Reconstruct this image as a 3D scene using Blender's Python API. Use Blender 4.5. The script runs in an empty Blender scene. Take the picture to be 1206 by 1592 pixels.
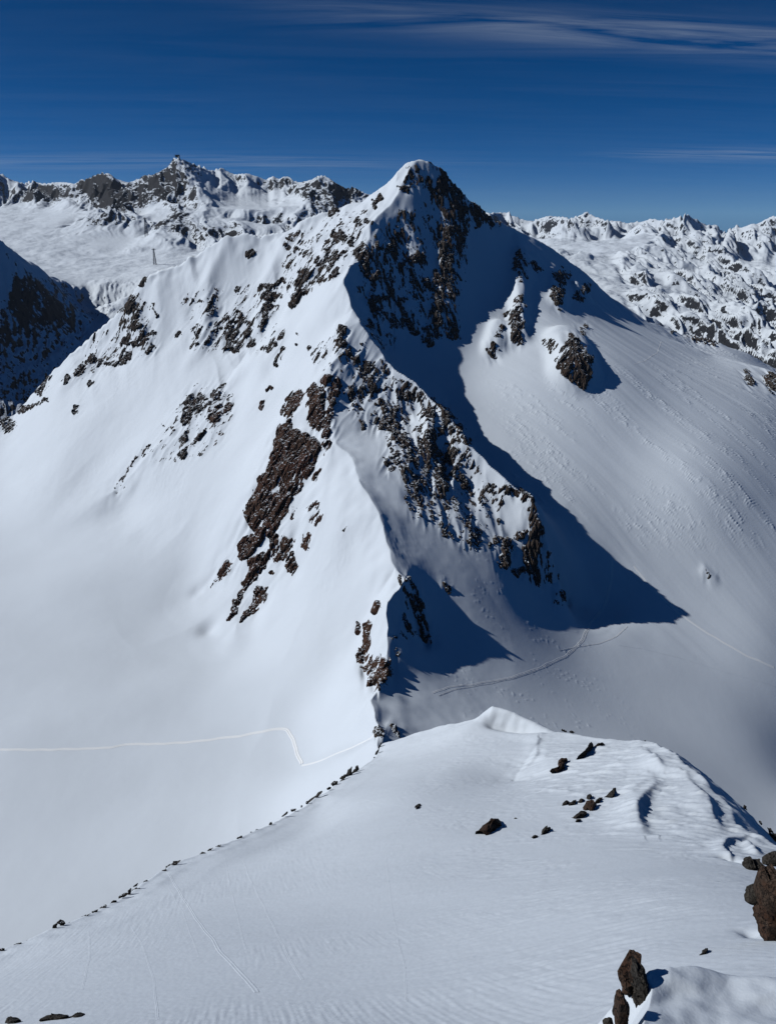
import bpy, math, random, time
import numpy as np
from mathutils import Vector
from mathutils.geometry import delaunay_2d_cdt
T0 = time.time()
R = math.radians
SC = bpy.context.scene
COL = SC.collection

# ------------------------------------------------------------------ camera
F, CU, CV = 1206.0, 603.0, 796.0            # focal length and centre in photo pixels
PITCH = math.atan2(796 - 330, 1206.0)
SP, CP = math.sin(PITCH), math.cos(PITCH)
cam = bpy.data.objects.new('camera', bpy.data.cameras.new('camera'))
COL.objects.link(cam)
cam.data.sensor_fit = 'HORIZONTAL'
cam.data.sensor_width = 36.0
cam.data.lens = 36.0
cam.data.clip_start = 0.5
cam.data.clip_end = 200000.0
cam.location = (0, 0, 0)
cam.rotation_euler = (math.pi / 2 - PITCH, 0, 0)
SC.camera = cam

# ------------------------------------------------------------------ light
HAZE = 2.2e-5
SUN_EL, SUN_AZ = R(37.0), R(2.0)           # azimuth: degrees forward of due left
SUN = Vector((-math.cos(SUN_EL) * math.cos(SUN_AZ), math.cos(SUN_EL) * math.sin(SUN_AZ), math.sin(SUN_EL)))
sun = bpy.data.objects.new('sun', bpy.data.lights.new('sun', 'SUN'))
COL.objects.link(sun)
sun.data.energy = 3.3
sun.data.angle = R(0.53)
sun.data.color = (1.0, 0.985, 0.96)
sun.rotation_euler = SUN.to_track_quat('Z', 'Y').to_euler()

SC.view_settings.view_transform = 'Standard'
SC.view_settings.look = 'None'
SC.view_settings.gamma = 1.0
SC.view_settings.exposure = 0.0
SC.cycles.max_bounces = 6
SC.cycles.diffuse_bounces = 0

world = bpy.data.worlds.new('World')
SC.world = world
world.use_nodes = True
wn = world.node_tree.nodes
wl = world.node_tree.links
wn.clear()
def nd(nodes, kind, **kw):
    n = nodes.new(kind)
    for k, v in kw.items():
        setattr(n, k, v)
    return n
w_out = nd(wn, 'ShaderNodeOutputWorld')
w_bg = nd(wn, 'ShaderNodeBackground')
w_bg.inputs['Strength'].default_value = 0.055
w_sky = nd(wn, 'ShaderNodeTexSky')
w_sky.sky_type = 'NISHITA'
w_sky.sun_disc = False
w_sky.sun_elevation = SUN_EL
w_sky.sun_rotation = math.atan2(SUN.x, SUN.y)
w_sky.altitude = 3400
w_sky.air_density = 0.42
w_sky.dust_density = 0.0
w_sky.ozone_density = 6.0
# thin cirrus: streaked noise over the dome, seen as a flat layer high above
w_tc = nd(wn, 'ShaderNodeTexCoord')
w_sep = nd(wn, 'ShaderNodeSeparateXYZ')
wl.new(w_tc.outputs['Generated'], w_sep.inputs[0])
def wmath(op, a, b=None, clamp=False):
    n = nd(wn, 'ShaderNodeMath', operation=op, use_clamp=clamp)
    for i, s in enumerate((a, b)):
        if s is None: continue
        if isinstance(s, (int, float)): n.inputs[i].default_value = s
        else: wl.new(s, n.inputs[i])
    return n.outputs[0]
w_h = wmath('ADD', wmath('MAXIMUM', w_sep.outputs[2], 0.0), 0.035)
w_px = wmath('DIVIDE', w_sep.outputs[0], w_h)
w_py = wmath('DIVIDE', w_sep.outputs[1], w_h)
w_comb = nd(wn, 'ShaderNodeCombineXYZ')
wl.new(wmath('MULTIPLY', wmath('ADD', w_px, wmath('MULTIPLY', w_py, 0.35)), 0.42), w_comb.inputs[0])
wl.new(wmath('MULTIPLY', wmath('ADD', w_py, wmath('MULTIPLY', w_px, -0.10)), 2.4), w_comb.inputs[1])
w_n1 = nd(wn, 'ShaderNodeTexNoise')
w_n1.inputs['Scale'].default_value = 1.0
w_n1.inputs['Detail'].default_value = 9
w_n1.inputs['Roughness'].default_value = 0.62
w_n1.inputs['Distortion'].default_value = 0.9
wl.new(w_comb.outputs[0], w_n1.inputs['Vector'])
w_r1 = nd(wn, 'ShaderNodeValToRGB')
w_r1.color_ramp.elements[0].position = 0.40
w_r1.color_ramp.elements[1].position = 0.80
wl.new(w_n1.outputs[0], w_r1.inputs[0])
def band(centre, slope, half, lo, hi):
    """soft streak of cloud at a height over the horizon, fading out along its length"""
    rx = wmath('DIVIDE', w_sep.outputs[0], wmath('MAXIMUM', w_sep.outputs[1], 0.05))
    ez = wmath('DIVIDE', w_sep.outputs[2], wmath('MAXIMUM', w_sep.outputs[1], 0.05))
    d = wmath('DIVIDE', wmath('SUBTRACT', ez, wmath('ADD', wmath('MULTIPLY', rx, slope), centre)), half)
    g = wmath('POWER', 2.718, wmath('MULTIPLY', wmath('MULTIPLY', d, d), -1.0))
    r = nd(wn, 'ShaderNodeMapRange', interpolation_type='SMOOTHSTEP'); r.inputs[1].default_value = lo; r.inputs[2].default_value = hi
    wl.new(rx, r.inputs[0])
    return wmath('MULTIPLY', g, r.outputs[0])
w_bands = wmath('ADD', wmath('MULTIPLY', band(0.2035, -0.058, 0.015, -0.25, 0.3), 0.8), wmath('MULTIPLY', band(0.0655, -0.006, 0.006, 0.2, 0.42), 0.6))
w_bands = wmath('ADD', w_bands, wmath('MULTIPLY', band(0.054, -0.004, 0.008, 0.2, -0.2), 0.34))
w_bands = wmath('ADD', w_bands, 0.035)
w_mix = nd(wn, 'ShaderNodeMixRGB')
w_mix.inputs[2].default_value = (6.5, 7.6, 9.2, 1)
wl.new(wmath('MULTIPLY', wmath('MULTIPLY', w_r1.outputs[0], w_bands), 0.95, True), w_mix.inputs[0])
w_gam = nd(wn, 'ShaderNodeHueSaturation')
w_gam.inputs['Saturation'].default_value = 1.23
wl.new(w_sky.outputs[0], w_gam.inputs['Color'])
wl.new(w_gam.outputs[0], w_mix.inputs[1])
wl.new(w_mix.outputs[0], w_bg.inputs['Color'])
wl.new(w_bg.outputs[0], w_out.inputs['Surface'])

# ------------------------------------------------------------------ helpers: view geometry
def ratio(u, v):
    """x per y and z per y of the sight line through a photo pixel"""
    a = (u - CU) / F; b = (CV - v) / F
    dy = b * SP + CP; dz = b * CP - SP
    return a / dy, dz / dy
def P(u, v, y):
    rx, rz = ratio(u, v)
    return (rx * y, y, rz * y)
def project(x, y, z):
    fy = y * CP - z * SP
    up = y * SP + z * CP
    return CU + F * x / fy, CV - F * up / fy

# ------------------------------------------------------------------ helpers: noise
_rs = np.random.RandomState(7)
_perm = np.concatenate([_rs.permutation(512)] * 2).astype(np.int32)
_ga = _rs.rand(512) * 2 * np.pi
_gx, _gy = np.cos(_ga).astype(np.float32), np.sin(_ga).astype(np.float32)
_g3 = _rs.normal(size=(512, 3)); _g3 /= np.linalg.norm(_g3, axis=1)[:, None]; _g3 = _g3.astype(np.float32)
def n2(x, y, seed=0):
    x = np.asarray(x, np.float32) + np.float32(seed * 17.31); y = np.asarray(y, np.float32) + np.float32(seed * 9.77)
    xi = np.floor(x).astype(np.int32); yi = np.floor(y).astype(np.int32)
    fx = x - xi; fy = y - yi
    xi &= 511; yi &= 511
    x1 = (xi + 1) & 511; y1 = (yi + 1) & 511
    u = fx * fx * fx * (fx * (fx * 6 - 15) + 10); v = fy * fy * fy * (fy * (fy * 6 - 15) + 10)
    def g(ix, iy, dx, dy):
        h = _perm[_perm[ix] + iy]
        return _gx[h] * dx + _gy[h] * dy
    a = g(xi, yi, fx, fy); b = g(x1, yi, fx - 1, fy)
    c = g(xi, y1, fx, fy - 1); d = g(x1, y1, fx - 1, fy - 1)
    return ((a + u * (b - a)) * (1 - v) + (c + u * (d - c)) * v) * 1.5
def n3(x, y, z, seed=0):
    x = np.asarray(x, np.float32) + np.float32(seed * 17.31); y = np.asarray(y, np.float32) + np.float32(seed * 9.77); z = np.asarray(z, np.float32) + np.float32(seed * 5.13)
    xi = np.floor(x).astype(np.int32); yi = np.floor(y).astype(np.int32); zi = np.floor(z).astype(np.int32)
    fx = x - xi; fy = y - yi; fz = z - zi
    s = [f * f * f * (f * (f * 6 - 15) + 10) for f in (fx, fy, fz)]
    out = 0
    for i in (0, 1):
        for j in (0, 1):
            for k in (0, 1):
                h = _perm[_perm[_perm[(xi + i) & 511] + ((yi + j) & 511)] + ((zi + k) & 511)]
                gr = _g3[h]
                w = (s[0] if i else 1 - s[0]) * (s[1] if j else 1 - s[1]) * (s[2] if k else 1 - s[2])
                out = out + w * (gr[..., 0] * (fx - i) + gr[..., 1] * (fy - j) + gr[..., 2] * (fz - k))
    return out * 1.5
def fbm2(x, y, oct=4, seed=0, gain=0.5):
    s = 0; a = 1.0; f = 1.0
    for o in range(oct):
        s = s + a * n2(x * f, y * f, seed + o * 3); a *= gain; f *= 2.03
    return s
def fbm3(x, y, z, oct=4, seed=0, gain=0.5):
    s = 0; a = 1.0; f = 1.0
    for o in range(oct):
        s = s + a * n3(x * f, y * f, z * f, seed + o * 3); a *= gain; f *= 2.03
    return s
def ridged2(x, y, oct=5, seed=0, gain=0.5):
    s = 0; a = 1.0; f = 1.0; w = 1.0
    for o in range(oct):
        r = 1 - np.abs(n2(x * f, y * f, seed + o * 5)); r = r * r
        s = s + a * r * w; w = np.clip(r * 1.6, 0, 1); a *= gain; f *= 2.07
    return s
def cells3(x, y, z, seed=0):
    """blocky random heights: nearest-cell value and distance to its border"""
    x = np.asarray(x, np.float32); y = np.asarray(y, np.float32); z = np.asarray(z, np.float32)
    xi = np.floor(x).astype(np.int32); yi = np.floor(y).astype(np.int32); zi = np.floor(z).astype(np.int32)
    d1 = np.full(x.shape, 9.0, np.float32); d2 = d1.copy(); val = np.zeros_like(d1)
    for i in (-1, 0, 1):
        for j in (-1, 0, 1):
            for k in (-1, 0, 1):
                h = _perm[_perm[_perm[(xi + i + seed) & 511] + ((yi + j) & 511)] + ((zi + k) & 511)]
                g = _g3[h]
                dx = xi + i + .5 + g[:, 0] * .45 - x; dy = yi + j + .5 + g[:, 1] * .45 - y; dz = zi + k + .5 + g[:, 2] * .45 - z
                d = dx * dx + dy * dy + dz * dz
                near = d < d1
                d2 = np.where(near, d1, np.minimum(d2, d))
                val = np.where(near, (h.astype(np.float32) / 511.0) + 0.25 * (dx * _gx[h] + dz * _gy[h]), val)
                d1 = np.where(near, d, d1)
    return val, np.sqrt(d2) - np.sqrt(d1)
def n2d(x, y, seed=0):
    """gradient noise with its slope"""
    x = np.asarray(x, np.float64) + seed * 17.31; y = np.asarray(y, np.float64) + seed * 9.77
    xi = np.floor(x).astype(np.int32); yi = np.floor(y).astype(np.int32); fx = x - xi; fy = y - yi
    u = fx ** 3 * (fx * (fx * 6 - 15) + 10); v = fy ** 3 * (fy * (fy * 6 - 15) + 10)
    du = 30 * fx * fx * (fx - 1) ** 2; dv = 30 * fy * fy * (fy - 1) ** 2
    val = lambda i, j: _perm[_perm[(xi + i) & 511] + ((yi + j) & 511)] / 255.5 - 1.0
    a, b, c, d = val(0, 0), val(1, 0), val(0, 1), val(1, 1)
    k1, k2, k3 = b - a, c - a, a - b - c + d
    return a + k1 * u + k2 * v + k3 * u * v, du * (k1 + k3 * v), dv * (k2 + k3 * u)
def eroded(x, y, oct=8, seed=0, damp=1.0):
    """alpine relief: detail fades on steep flanks, so ridges stay sharp and faces plain"""
    s = 0.0; a = 1.0; gx = 0.0; gy = 0.0
    for o in range(oct):
        n, dx, dy = n2d(x, y, seed + o)
        gx = gx + dx * .5; gy = gy + dy * .5
        s = s + a * n / (1 + damp * (gx * gx + gy * gy))
        a *= 0.52
        x, y = (0.8 * x - 0.6 * y) * 2.0, (0.6 * x + 0.8 * y) * 2.0
    return s
def sstep(a, b, x):
    t = np.clip((x - a) / (b - a), 0, 1)
    return t * t * (3 - 2 * t)

# ------------------------------------------------------------------ helpers: land surface from ridges, creases and spot heights
class Land:
    def __init__(self, creases, softs, spots, xr, yr, cell, sig, warp=(0, 1, 0, 1), keep=0.35):
        """creases: sharp ridge lines; softs: lines that only carry height; spots: single points (all world xyz)"""
        verts, zs, edges, ed_sharp = [], [], [], []
        def add(p):
            verts.append(Vector((p[0], p[1]))); zs.append(p[2]); return len(verts) - 1
        self.segs = []
        for group, sharp in ((creases, True), (softs, False)):
            for line in group:
                ids = [add(p) for p in line]
                for i, j in zip(ids[:-1], ids[1:]):
                    edges.append((i, j))
                    if sharp: self.segs.append((verts[i].x, verts[i].y, verts[j].x, verts[j].y))
        for p in spots: add(p)
        for fx in np.linspace(xr[0] - 60, xr[1] + 60, 5):
            for fy in (yr[0] - 60, yr[1] + 60):
                d = [(verts[i].x - fx) ** 2 + (verts[i].y - fy) ** 2 for i in range(len(verts))]
                add((fx, fy, zs[int(np.argmin(d))]))
        for fy in np.linspace(yr[0], yr[1], 6)[1:-1]:
            for fx in (xr[0] - 60, xr[1] + 60):
                d = [(verts[i].x - fx) ** 2 + (verts[i].y - fy) ** 2 for i in range(len(verts))]
                add((fx, fy, zs[int(np.argmin(d))]))
        ov, oe, of, orig, _, _ = delaunay_2d_cdt(verts, edges, [], 0, 1e-3)
        oz = []
        for k, o in enumerate(orig):
            if o: oz.append(max(zs[i] for i in o))
            else:
                d = np.array([(v.x - ov[k].x) ** 2 + (v.y - ov[k].y) ** 2 for v in verts]); n = np.argsort(d)[:3]
                w = 1 / (d[n] + 1); oz.append(float((np.array(zs)[n] * w).sum() / w.sum()))
        self.tv = np.array([[v.x, v.y] for v in ov]); self.tz = np.array(oz); self.tf = [f for f in of]
        self.xr, self.yr, self.cell, self.warp, self.keep = xr, yr, cell, warp, keep
        gx = np.arange(xr[0], xr[1] + cell, cell); gy = np.arange(yr[0], yr[1] + cell, cell)
        GX, GY = np.meshgrid(gx, gy)
        base = self.tin(GX, GY)
        self.levels = [(0.0, base)] + [(s, self._blur(base, s / cell)) for s in sig]
        self.sig = sig
        self.dist = self._dist(GX, GY)
        self.H = self._mix(base, self.dist, [b for s, b in self.levels])
        self.gx0, self.gy0 = gx[0], gy[0]
        self.feats = []
    def tin(self, X, Y):
        Z = np.zeros(X.shape); Z[:] = self.tz.min()
        Xf, Yf = X.ravel(), Y.ravel(); Zf = Z.ravel()
        order = np.argsort(Yf, kind='stable'); ys = Yf[order]
        for f in self.tf:
            a, b, c = [self.tv[i] for i in f[:3]]; za, zb, zc = [self.tz[i] for i in f[:3]]
            lo = np.searchsorted(ys, min(a[1], b[1], c[1])); hi = np.searchsorted(ys, max(a[1], b[1], c[1]), 'right')
            if hi <= lo: continue
            idx = order[lo:hi]; x = Xf[idx]
            m = (x >= min(a[0], b[0], c[0])) & (x <= max(a[0], b[0], c[0]))
            idx = idx[m]
            if not len(idx): continue
            x, y = Xf[idx], Yf[idx]
            den = (b[1] - c[1]) * (a[0] - c[0]) + (c[0] - b[0]) * (a[1] - c[1])
            if abs(den) < 1e-9: continue
            l1 = ((b[1] - c[1]) * (x - c[0]) + (c[0] - b[0]) * (y - c[1])) / den
            l2 = ((c[1] - a[1]) * (x - c[0]) + (a[0] - c[0]) * (y - c[1])) / den
            l3 = 1 - l1 - l2
            ins = (l1 >= -1e-6) & (l2 >= -1e-6) & (l3 >= -1e-6)
            Zf[idx[ins]] = (l1 * za + l2 * zb + l3 * zc)[ins]
        return Zf.reshape(X.shape)
    def _blur(self, h, s):
        p = int(3 * s) + 2
        q = np.pad(h, p, mode='edge')
        ky = np.fft.fftfreq(q.shape[0])[:, None]; kx = np.fft.rfftfreq(q.shape[1])[None]
        g = np.exp(-2 * (np.pi * s) ** 2 * (kx * kx + ky * ky))
        return np.fft.irfft2(np.fft.rfft2(q) * g, q.shape)[p:-p, p:-p]
    def _dist(self, X, Y):
        d = np.full(X.shape, 1e9)
        for x0, y0, x1, y1 in self.segs:
            dx, dy = x1 - x0, y1 - y0; L = dx * dx + dy * dy + 1e-9
            t = np.clip(((X - x0) * dx + (Y - y0) * dy) / L, 0, 1)
            d = np.minimum(d, (X - x0 - t * dx) ** 2 + (Y - y0 - t * dy) ** 2)
        return np.sqrt(d)
    def _mix(self, base, d, lv):
        want = d * self.keep
        out = base.copy(); prev = 0.0
        for k, s in enumerate(self.sig):
            w = np.clip((want - prev) / (s - prev), 0, 1)
            out = out * (1 - w) + lv[k + 1] * w
            prev = s
        return out
    def sample(self, G, X, Y):
        fx = np.clip((X - self.gx0) / self.cell, 0, G.shape[1] - 1.001); fy = np.clip((Y - self.gy0) / self.cell, 0, G.shape[0] - 1.001)
        i = fx.astype(int); j = fy.astype(int); fx = fx - i; fy = fy - j
        return (G[j, i] * (1 - fx) + G[j, i + 1] * fx) * (1 - fy) + (G[j + 1, i] * (1 - fx) + G[j + 1, i + 1] * fx) * fy
    def h(self, X, Y, exact=True):
        wa, wl_, wb, wm = self.warp
        Xw, Yw = X, Y
        if wa:
            near = np.exp(-(self.sample(self.dist, X, Y) / (0.55 * wl_)) ** 2)      # only the crests wander
            Xw = X + near * (wa * n2(X / wl_, Y / wl_, 31) + wb * n2(X / wm, Y / wm, 37))
            Yw = Y + near * (wa * n2(X / wl_, Y / wl_, 41) + wb * n2(X / wm, Y / wm, 47))
        Z = self.sample(self.H, Xw, Yw)
        if exact:
            d = self.sample(self.dist, Xw, Yw)
            m = d < 3 * self.cell
            if m.any():
                t = sstep(3.0, 1.0, d[m] / self.cell)
                Z[m] = Z[m] * (1 - t) + self.tin(Xw[m], Yw[m]) * t
        for fn in self.feats:
            Z = Z + fn(Xw, Yw)
        return Z
    def at(self, u, v, y0, y1, n=1500):
        """first point of the surface met by the sight line of a pixel"""
        rx, rz = ratio(u, v)
        y = np.linspace(y0, y1, n)
        z = self.h(rx * y, y, False)
        k = np.argmax(z > rz * y)
        if not (z > rz * y).any(): k = int(np.argmin(rz * y - z))
        return rx * y[k], y[k], z[k]
    def ridge_feat(self, pts, height, width, power=2.0):
        """swell along a line given in world plan coordinates"""
        pts = [(p[0], p[1]) for p in pts]
        if len(pts) == 1: pts = pts * 2
        hs = height if isinstance(height, (list, tuple)) else [height] * len(pts)
        def fn(X, Y):
            out = np.zeros(X.shape)
            x0 = min(p[0] for p in pts) - 3 * width; x1 = max(p[0] for p in pts) + 3 * width
            y0 = min(p[1] for p in pts) - 3 * width; y1 = max(p[1] for p in pts) + 3 * width
            m = (X > x0) & (X < x1) & (Y > y0) & (Y < y1)
            if not m.any(): return out
            xs, ys = X[m], Y[m]; best = np.full(xs.shape, 1e9); hh = np.zeros(xs.shape)
            for (ax, ay), (bx, by), ha, hb in zip(pts[:-1], pts[1:], hs[:-1], hs[1:]):
                dx, dy = bx - ax, by - ay; L = dx * dx + dy * dy + 1e-9
                t = np.clip(((xs - ax) * dx + (ys - ay) * dy) / L, 0, 1)
                d = np.hypot(xs - ax - t * dx, ys - ay - t * dy)
                c = d < best; best = np.where(c, d, best); hh = np.where(c, ha + (hb - ha) * t, hh)
            out[m] = hh * np.exp(-(best / width) ** power)
            return out
        self.feats.append(fn)

def grid_mesh(name, X, Y, Z, mat, smooth=True, attrs=None, mask=None):
    """one mesh from a rows x columns sheet of points"""
    nr, nc = X.shape
    idx = np.arange(nr * nc).reshape(nr, nc)
    q = np.stack([idx[:-1, :-1], idx[:-1, 1:], idx[1:, 1:], idx[1:, :-1]], -1).reshape(-1, 4)
    co = np.stack([X, Y, Z], -1).reshape(-1, 3)
    if mask is not None:
        q = q[mask.ravel()]
        used = np.unique(q); rem = np.full(nr * nc, -1); rem[used] = np.arange(len(used))
        q = rem[q]; co = co[used]
        if attrs: attrs = {k: a.ravel()[used] for k, a in attrs.items()}
    return quads_mesh(name, co, q, mat, smooth, attrs)
def quads_mesh(name, co, q, mat, smooth=True, attrs=None):
    me = bpy.data.meshes.new(name)
    me.vertices.add(len(co)); me.vertices.foreach_set('co', np.ascontiguousarray(co, np.float32).ravel())
    n = len(q)
    me.loops.add(n * 4); me.loops.foreach_set('vertex_index', np.ascontiguousarray(q, np.int32).ravel())
    me.polygons.add(n)
    me.polygons.foreach_set('loop_start', np.arange(0, n * 4, 4, dtype=np.int32))
    me.polygons.foreach_set('use_smooth', np.full(n, smooth))
    if attrs:
        for k, a in attrs.items():
            at = me.attributes.new(k, 'FLOAT', 'POINT'); at.data.foreach_set('value', np.ascontiguousarray(a, np.float32).ravel())
    me.update(calc_edges=True)
    me.materials.append(mat)
    o = bpy.data.objects.new(name, me); COL.objects.link(o)
    return o
def tag(o, label=None, cat=None, group=None, kind=None):
    for k, v in (('label', label), ('category', cat), ('group', group), ('kind', kind)):
        if v: o[k] = v
    return o
def child(o, parent):
    o.parent = parent
    return o

# ------------------------------------------------------------------ materials
class Mat:
    def __init__(self, name):
        self.m = bpy.data.materials.new(name); self.m.use_nodes = True
        self.n = self.m.node_tree.nodes; self.l = self.m.node_tree.links
        self.b = self.n['Principled BSDF']
        self.tc = self.n.new('ShaderNodeTexCoord').outputs['Object']
    def noise(self, scale, detail=4, rough=0.55, vec=None, dist=0.0):
        n = self.n.new('ShaderNodeTexNoise'); n.inputs['Scale'].default_value = scale; n.inputs['Detail'].default_value = detail
        n.inputs['Roughness'].default_value = rough; n.inputs['Distortion'].default_value = dist
        self.l.new(vec or self.tc, n.inputs['Vector']); return n.outputs[0]
    def mapping(self, scale=(1, 1, 1), rot=(0, 0, 0)):
        n = self.n.new('ShaderNodeMapping'); n.inputs['Scale'].default_value = scale; n.inputs['Rotation'].default_value = rot
        self.l.new(self.tc, n.inputs['Vector']); return n.outputs[0]
    def ramp(self, fac, *stops):
        n = self.n.new('ShaderNodeValToRGB'); e = n.color_ramp.elements
        while len(e) < len(stops): e.new(0.5)
        for el, (p, c) in zip(e, stops):
            el.position = p; el.color = (*c, 1) if len(c) == 3 else c
        self.l.new(fac, n.inputs[0]); return n.outputs[0]
    def mix(self, fac, a, b, mode='MIX'):
        n = self.n.new('ShaderNodeMixRGB'); n.blend_type = mode
        for i, s in zip((0, 1, 2), (fac, a, b)):
            if isinstance(s, (int, float)): n.inputs[i].default_value = s
            elif isinstance(s, tuple): n.inputs[i].default_value = (*s, 1)
            else: self.l.new(s, n.inputs[i])
        return n.outputs[0]
    def math(self, op, a, b=0.0, clamp=False):
        n = self.n.new('ShaderNodeMath'); n.operation = op; n.use_clamp = clamp
        for i, s in enumerate((a, b)):
            if isinstance(s, (int, float)): n.inputs[i].default_value = s
            else: self.l.new(s, n.inputs[i])
        return n.outputs[0]
    def attr(self, name):
        n = self.n.new('ShaderNodeAttribute'); n.attribute_name = name; return n.outputs['Fac']
    def normal_z(self):
        g = self.n.new('ShaderNodeNewGeometry'); s = self.n.new('ShaderNodeSeparateXYZ')
        self.l.new(g.outputs['Normal'], s.inputs[0]); return s.outputs[2]
    def bump(self, h, strength, dist):
        n = self.n.new('ShaderNodeBump'); n.inputs['Strength'].default_value = strength; n.inputs['Distance'].default_value = dist
        self.l.new(h, n.inputs['Height']); self.l.new(n.outputs[0], self.b.inputs['Normal'])
    def set(self, color=None, rough=None, spec=None):
        for k, s in (('Base Color', color), ('Roughness', rough), ('Specular IOR Level', spec)):
            if s is None: continue
            if isinstance(s, (int, float)): self.b.inputs[k].default_value = s
            elif isinstance(s, tuple): self.b.inputs[k].default_value = (*s, 1)
            else: self.l.new(s, self.b.inputs[k])
        return self.m

SNOW = (0.70, 0.78, 0.87)
def snow_material(name, s1, s2, strength, dist, tint=SNOW):
    M = Mat(name)
    big = M.noise(s1 * 0.08, 3)
    col = M.ramp(big, (0.25, tuple(c * 0.955 for c in tint)), (0.75, tint))
    h = M.math('ADD', M.noise(s1, 6, 0.6), M.math('MULTIPLY', M.noise(s2, 3, 0.5), 0.4))
    M.bump(h, strength, dist)
    return M.set(col, 0.75, 0.25)
M_SNOW = snow_material('snow', 0.35, 1.6, 0.4, 0.12)
M_SNOW_NEAR = snow_material('wind_packed_snow', 2.4, 9.0, 0.5, 0.035)
M_TRACK = snow_material('track_snow', 1.5, 6.0, 0.4, 0.05, (0.86, 0.91, 0.955))

def rock_material(name, scale, cols, snow_lo, snow_hi, bump=0.5, cracks=False):
    M = Mat(name)
    streak = M.noise(scale, 6, 0.65, dist=0.4)
    patch = M.noise(scale * 0.22, 4, 0.6)
    c = M.ramp(streak, (0.25, cols[0]), (0.5, cols[1]), (0.78, cols[2]))
    c = M.mix(M.ramp(patch, (0.42, (0, 0, 0)), (0.66, (1, 1, 1))), c, cols[3])
    up = M.math('ADD', M.normal_z(), M.math('MULTIPLY', M.math('SUBTRACT', M.noise(scale * 1.3, 4, 0.6), 0.5), 0.9))
    f = M.ramp(up, (snow_lo, (0, 0, 0)), (snow_hi, (1, 1, 1)))
    c = M.mix(f, c, SNOW)
    h = M.noise(scale * 2.2, 8, 0.7)
    if cracks:
        v = M.n.new('ShaderNodeTexVoronoi'); v.feature = 'DISTANCE_TO_EDGE'; v.inputs['Scale'].default_value = scale * 0.75
        d = M.n.new('ShaderNodeMixRGB'); d.blend_type = 'ADD'; d.inputs[0].default_value = 0.35
        M.l.new(M.mapping((1.0, 1.0, 0.55), (0.3, 0.5, 0.2)), d.inputs[1])
        nc = M.n.new('ShaderNodeTexNoise'); nc.inputs['Scale'].default_value = scale * 1.4; M.l.new(M.tc, nc.inputs['Vector']); M.l.new(nc.outputs['Color'], d.inputs[2])
        M.l.new(d.outputs[0], v.inputs['Vector'])
        line = M.ramp(v.outputs['Distance'], (0.0, (0, 0, 0)), (0.07, (1, 1, 1)))
        c = M.mix(line, (.010, .008, .007), c)
        h = M.math('ADD', h, M.math('MULTIPLY', line, 0.9))
    M.bump(h, bump, 0.9 / scale * 0.35)
    return M.set(c, 0.9, 0.2)
M_ROCK = rock_material('mountain_rock', 0.42, ((.020, .018, .017), (.045, .038, .033), (.085, .070, .058), (.060, .040, .030)), 0.84, 0.93)
M_ROCK_RED = rock_material('brown_cliff_rock', 0.30, ((.028, .017, .012), (.066, .038, .026), (.110, .068, .048), (.070, .032, .021)), 0.84, 0.95)
M_ROCK_NEAR = rock_material('boulder_rock', 4.5, ((.016, .012, .010), (.052, .036, .027), (.105, .078, .060), (.070, .036, .023)), 1.12, 1.25, 1.0, True)
M_ROCK_GREY = rock_material('grey_boulder_rock', 5.0, ((.014, .013, .013), (.045, .042, .038), (.095, .088, .080), (.052, .045, .037)), 1.08, 1.2, 1.0, True)

M_ROCK_DARK = rock_material('rim_rock', 2.5, ((.012, .012, .012), (.030, .028, .026), (.055, .050, .045), (.035, .030, .026)), 0.95, 1.04, 0.8)
def far_material(name, scale, lo, hi, rock=((.005, .006, .009), (.018, .018, .020)), att=True):  # default rock tint: cliff shade put into a dark bluish albedo
    M = Mat(name)
    nz = M.normal_z()
    n = M.math('SUBTRACT', M.noise(scale, 7, 0.68, dist=0.3), 0.5)
    s = M.math('ADD', nz, M.math('MULTIPLY', n, 0.95))
    s = M.math('ADD', s, M.math('MULTIPLY', M.math('SUBTRACT', M.noise(scale * 2.6, 5, 0.6), 0.5), 1.0))
    if att: s = M.math('SUBTRACT', s, M.attr('bare'))
    f = M.ramp(s, (lo, (0, 0, 0)), (hi, (1, 1, 1)))
    rc = M.ramp(M.noise(scale * 5.0, 5, 0.65), (0.3, rock[0]), (0.7, rock[1]))
    M.bump(M.noise(scale * 1.6, 6, 0.65), 0.55, 0.7 / scale * 0.25)
    return M.set(M.mix(f, rc, SNOW), 0.8, 0.2)
M_FAR = far_material('distant_snow_and_rock', 0.055, 0.62, 0.67)
M_MIDPEAK = far_material('shaded_peak_snow_and_rock', 0.06, 0.62, 0.68)
M_RANGE = far_material('far_range_snow_and_rock', 0.024, 0.60, 0.67, ((.007, .009, .013), (.024, .025, .028)))

# ================================================================== THE MOUNTAIN ACROSS THE COL
def L(*pts): return [P(*p) for p in pts]
crest_left = L((650,246,725),(633,252,726),(620,265,728),(600,286,735),(560,312,745),(520,325,755),(480,335,762),(456,352,767),(430,361,773),(405,367,777),(385,361,781),(350,369,786),(320,385,790),(280,404,793),(245,418,795),(232,428,797),(205,462,800),(165,500,805),(110,550,812),(60,600,818),(22,644,825),(-70,700,835),(-200,760,850))
crest_right = L((650,246,725),(672,248,726),(692,268,728),(705,285,730),(730,311,736),(765,341,748),(800,354,762),(850,381,784),(900,416,800),(950,461,805),(1000,499,800),(1050,530,786),(1110,553,765),(1150,563,748),(1180,571,733),(1206,579,720),(1300,640,690),(1420,700,660))
face_edge = L((650,246,725),(636,268,718),(618,300,706),(598,328,695),(577,348,682),(570,375,668),(562,402,652),(542,410,640),(533,440,620),(550,480,598),(562,500,585))
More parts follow.
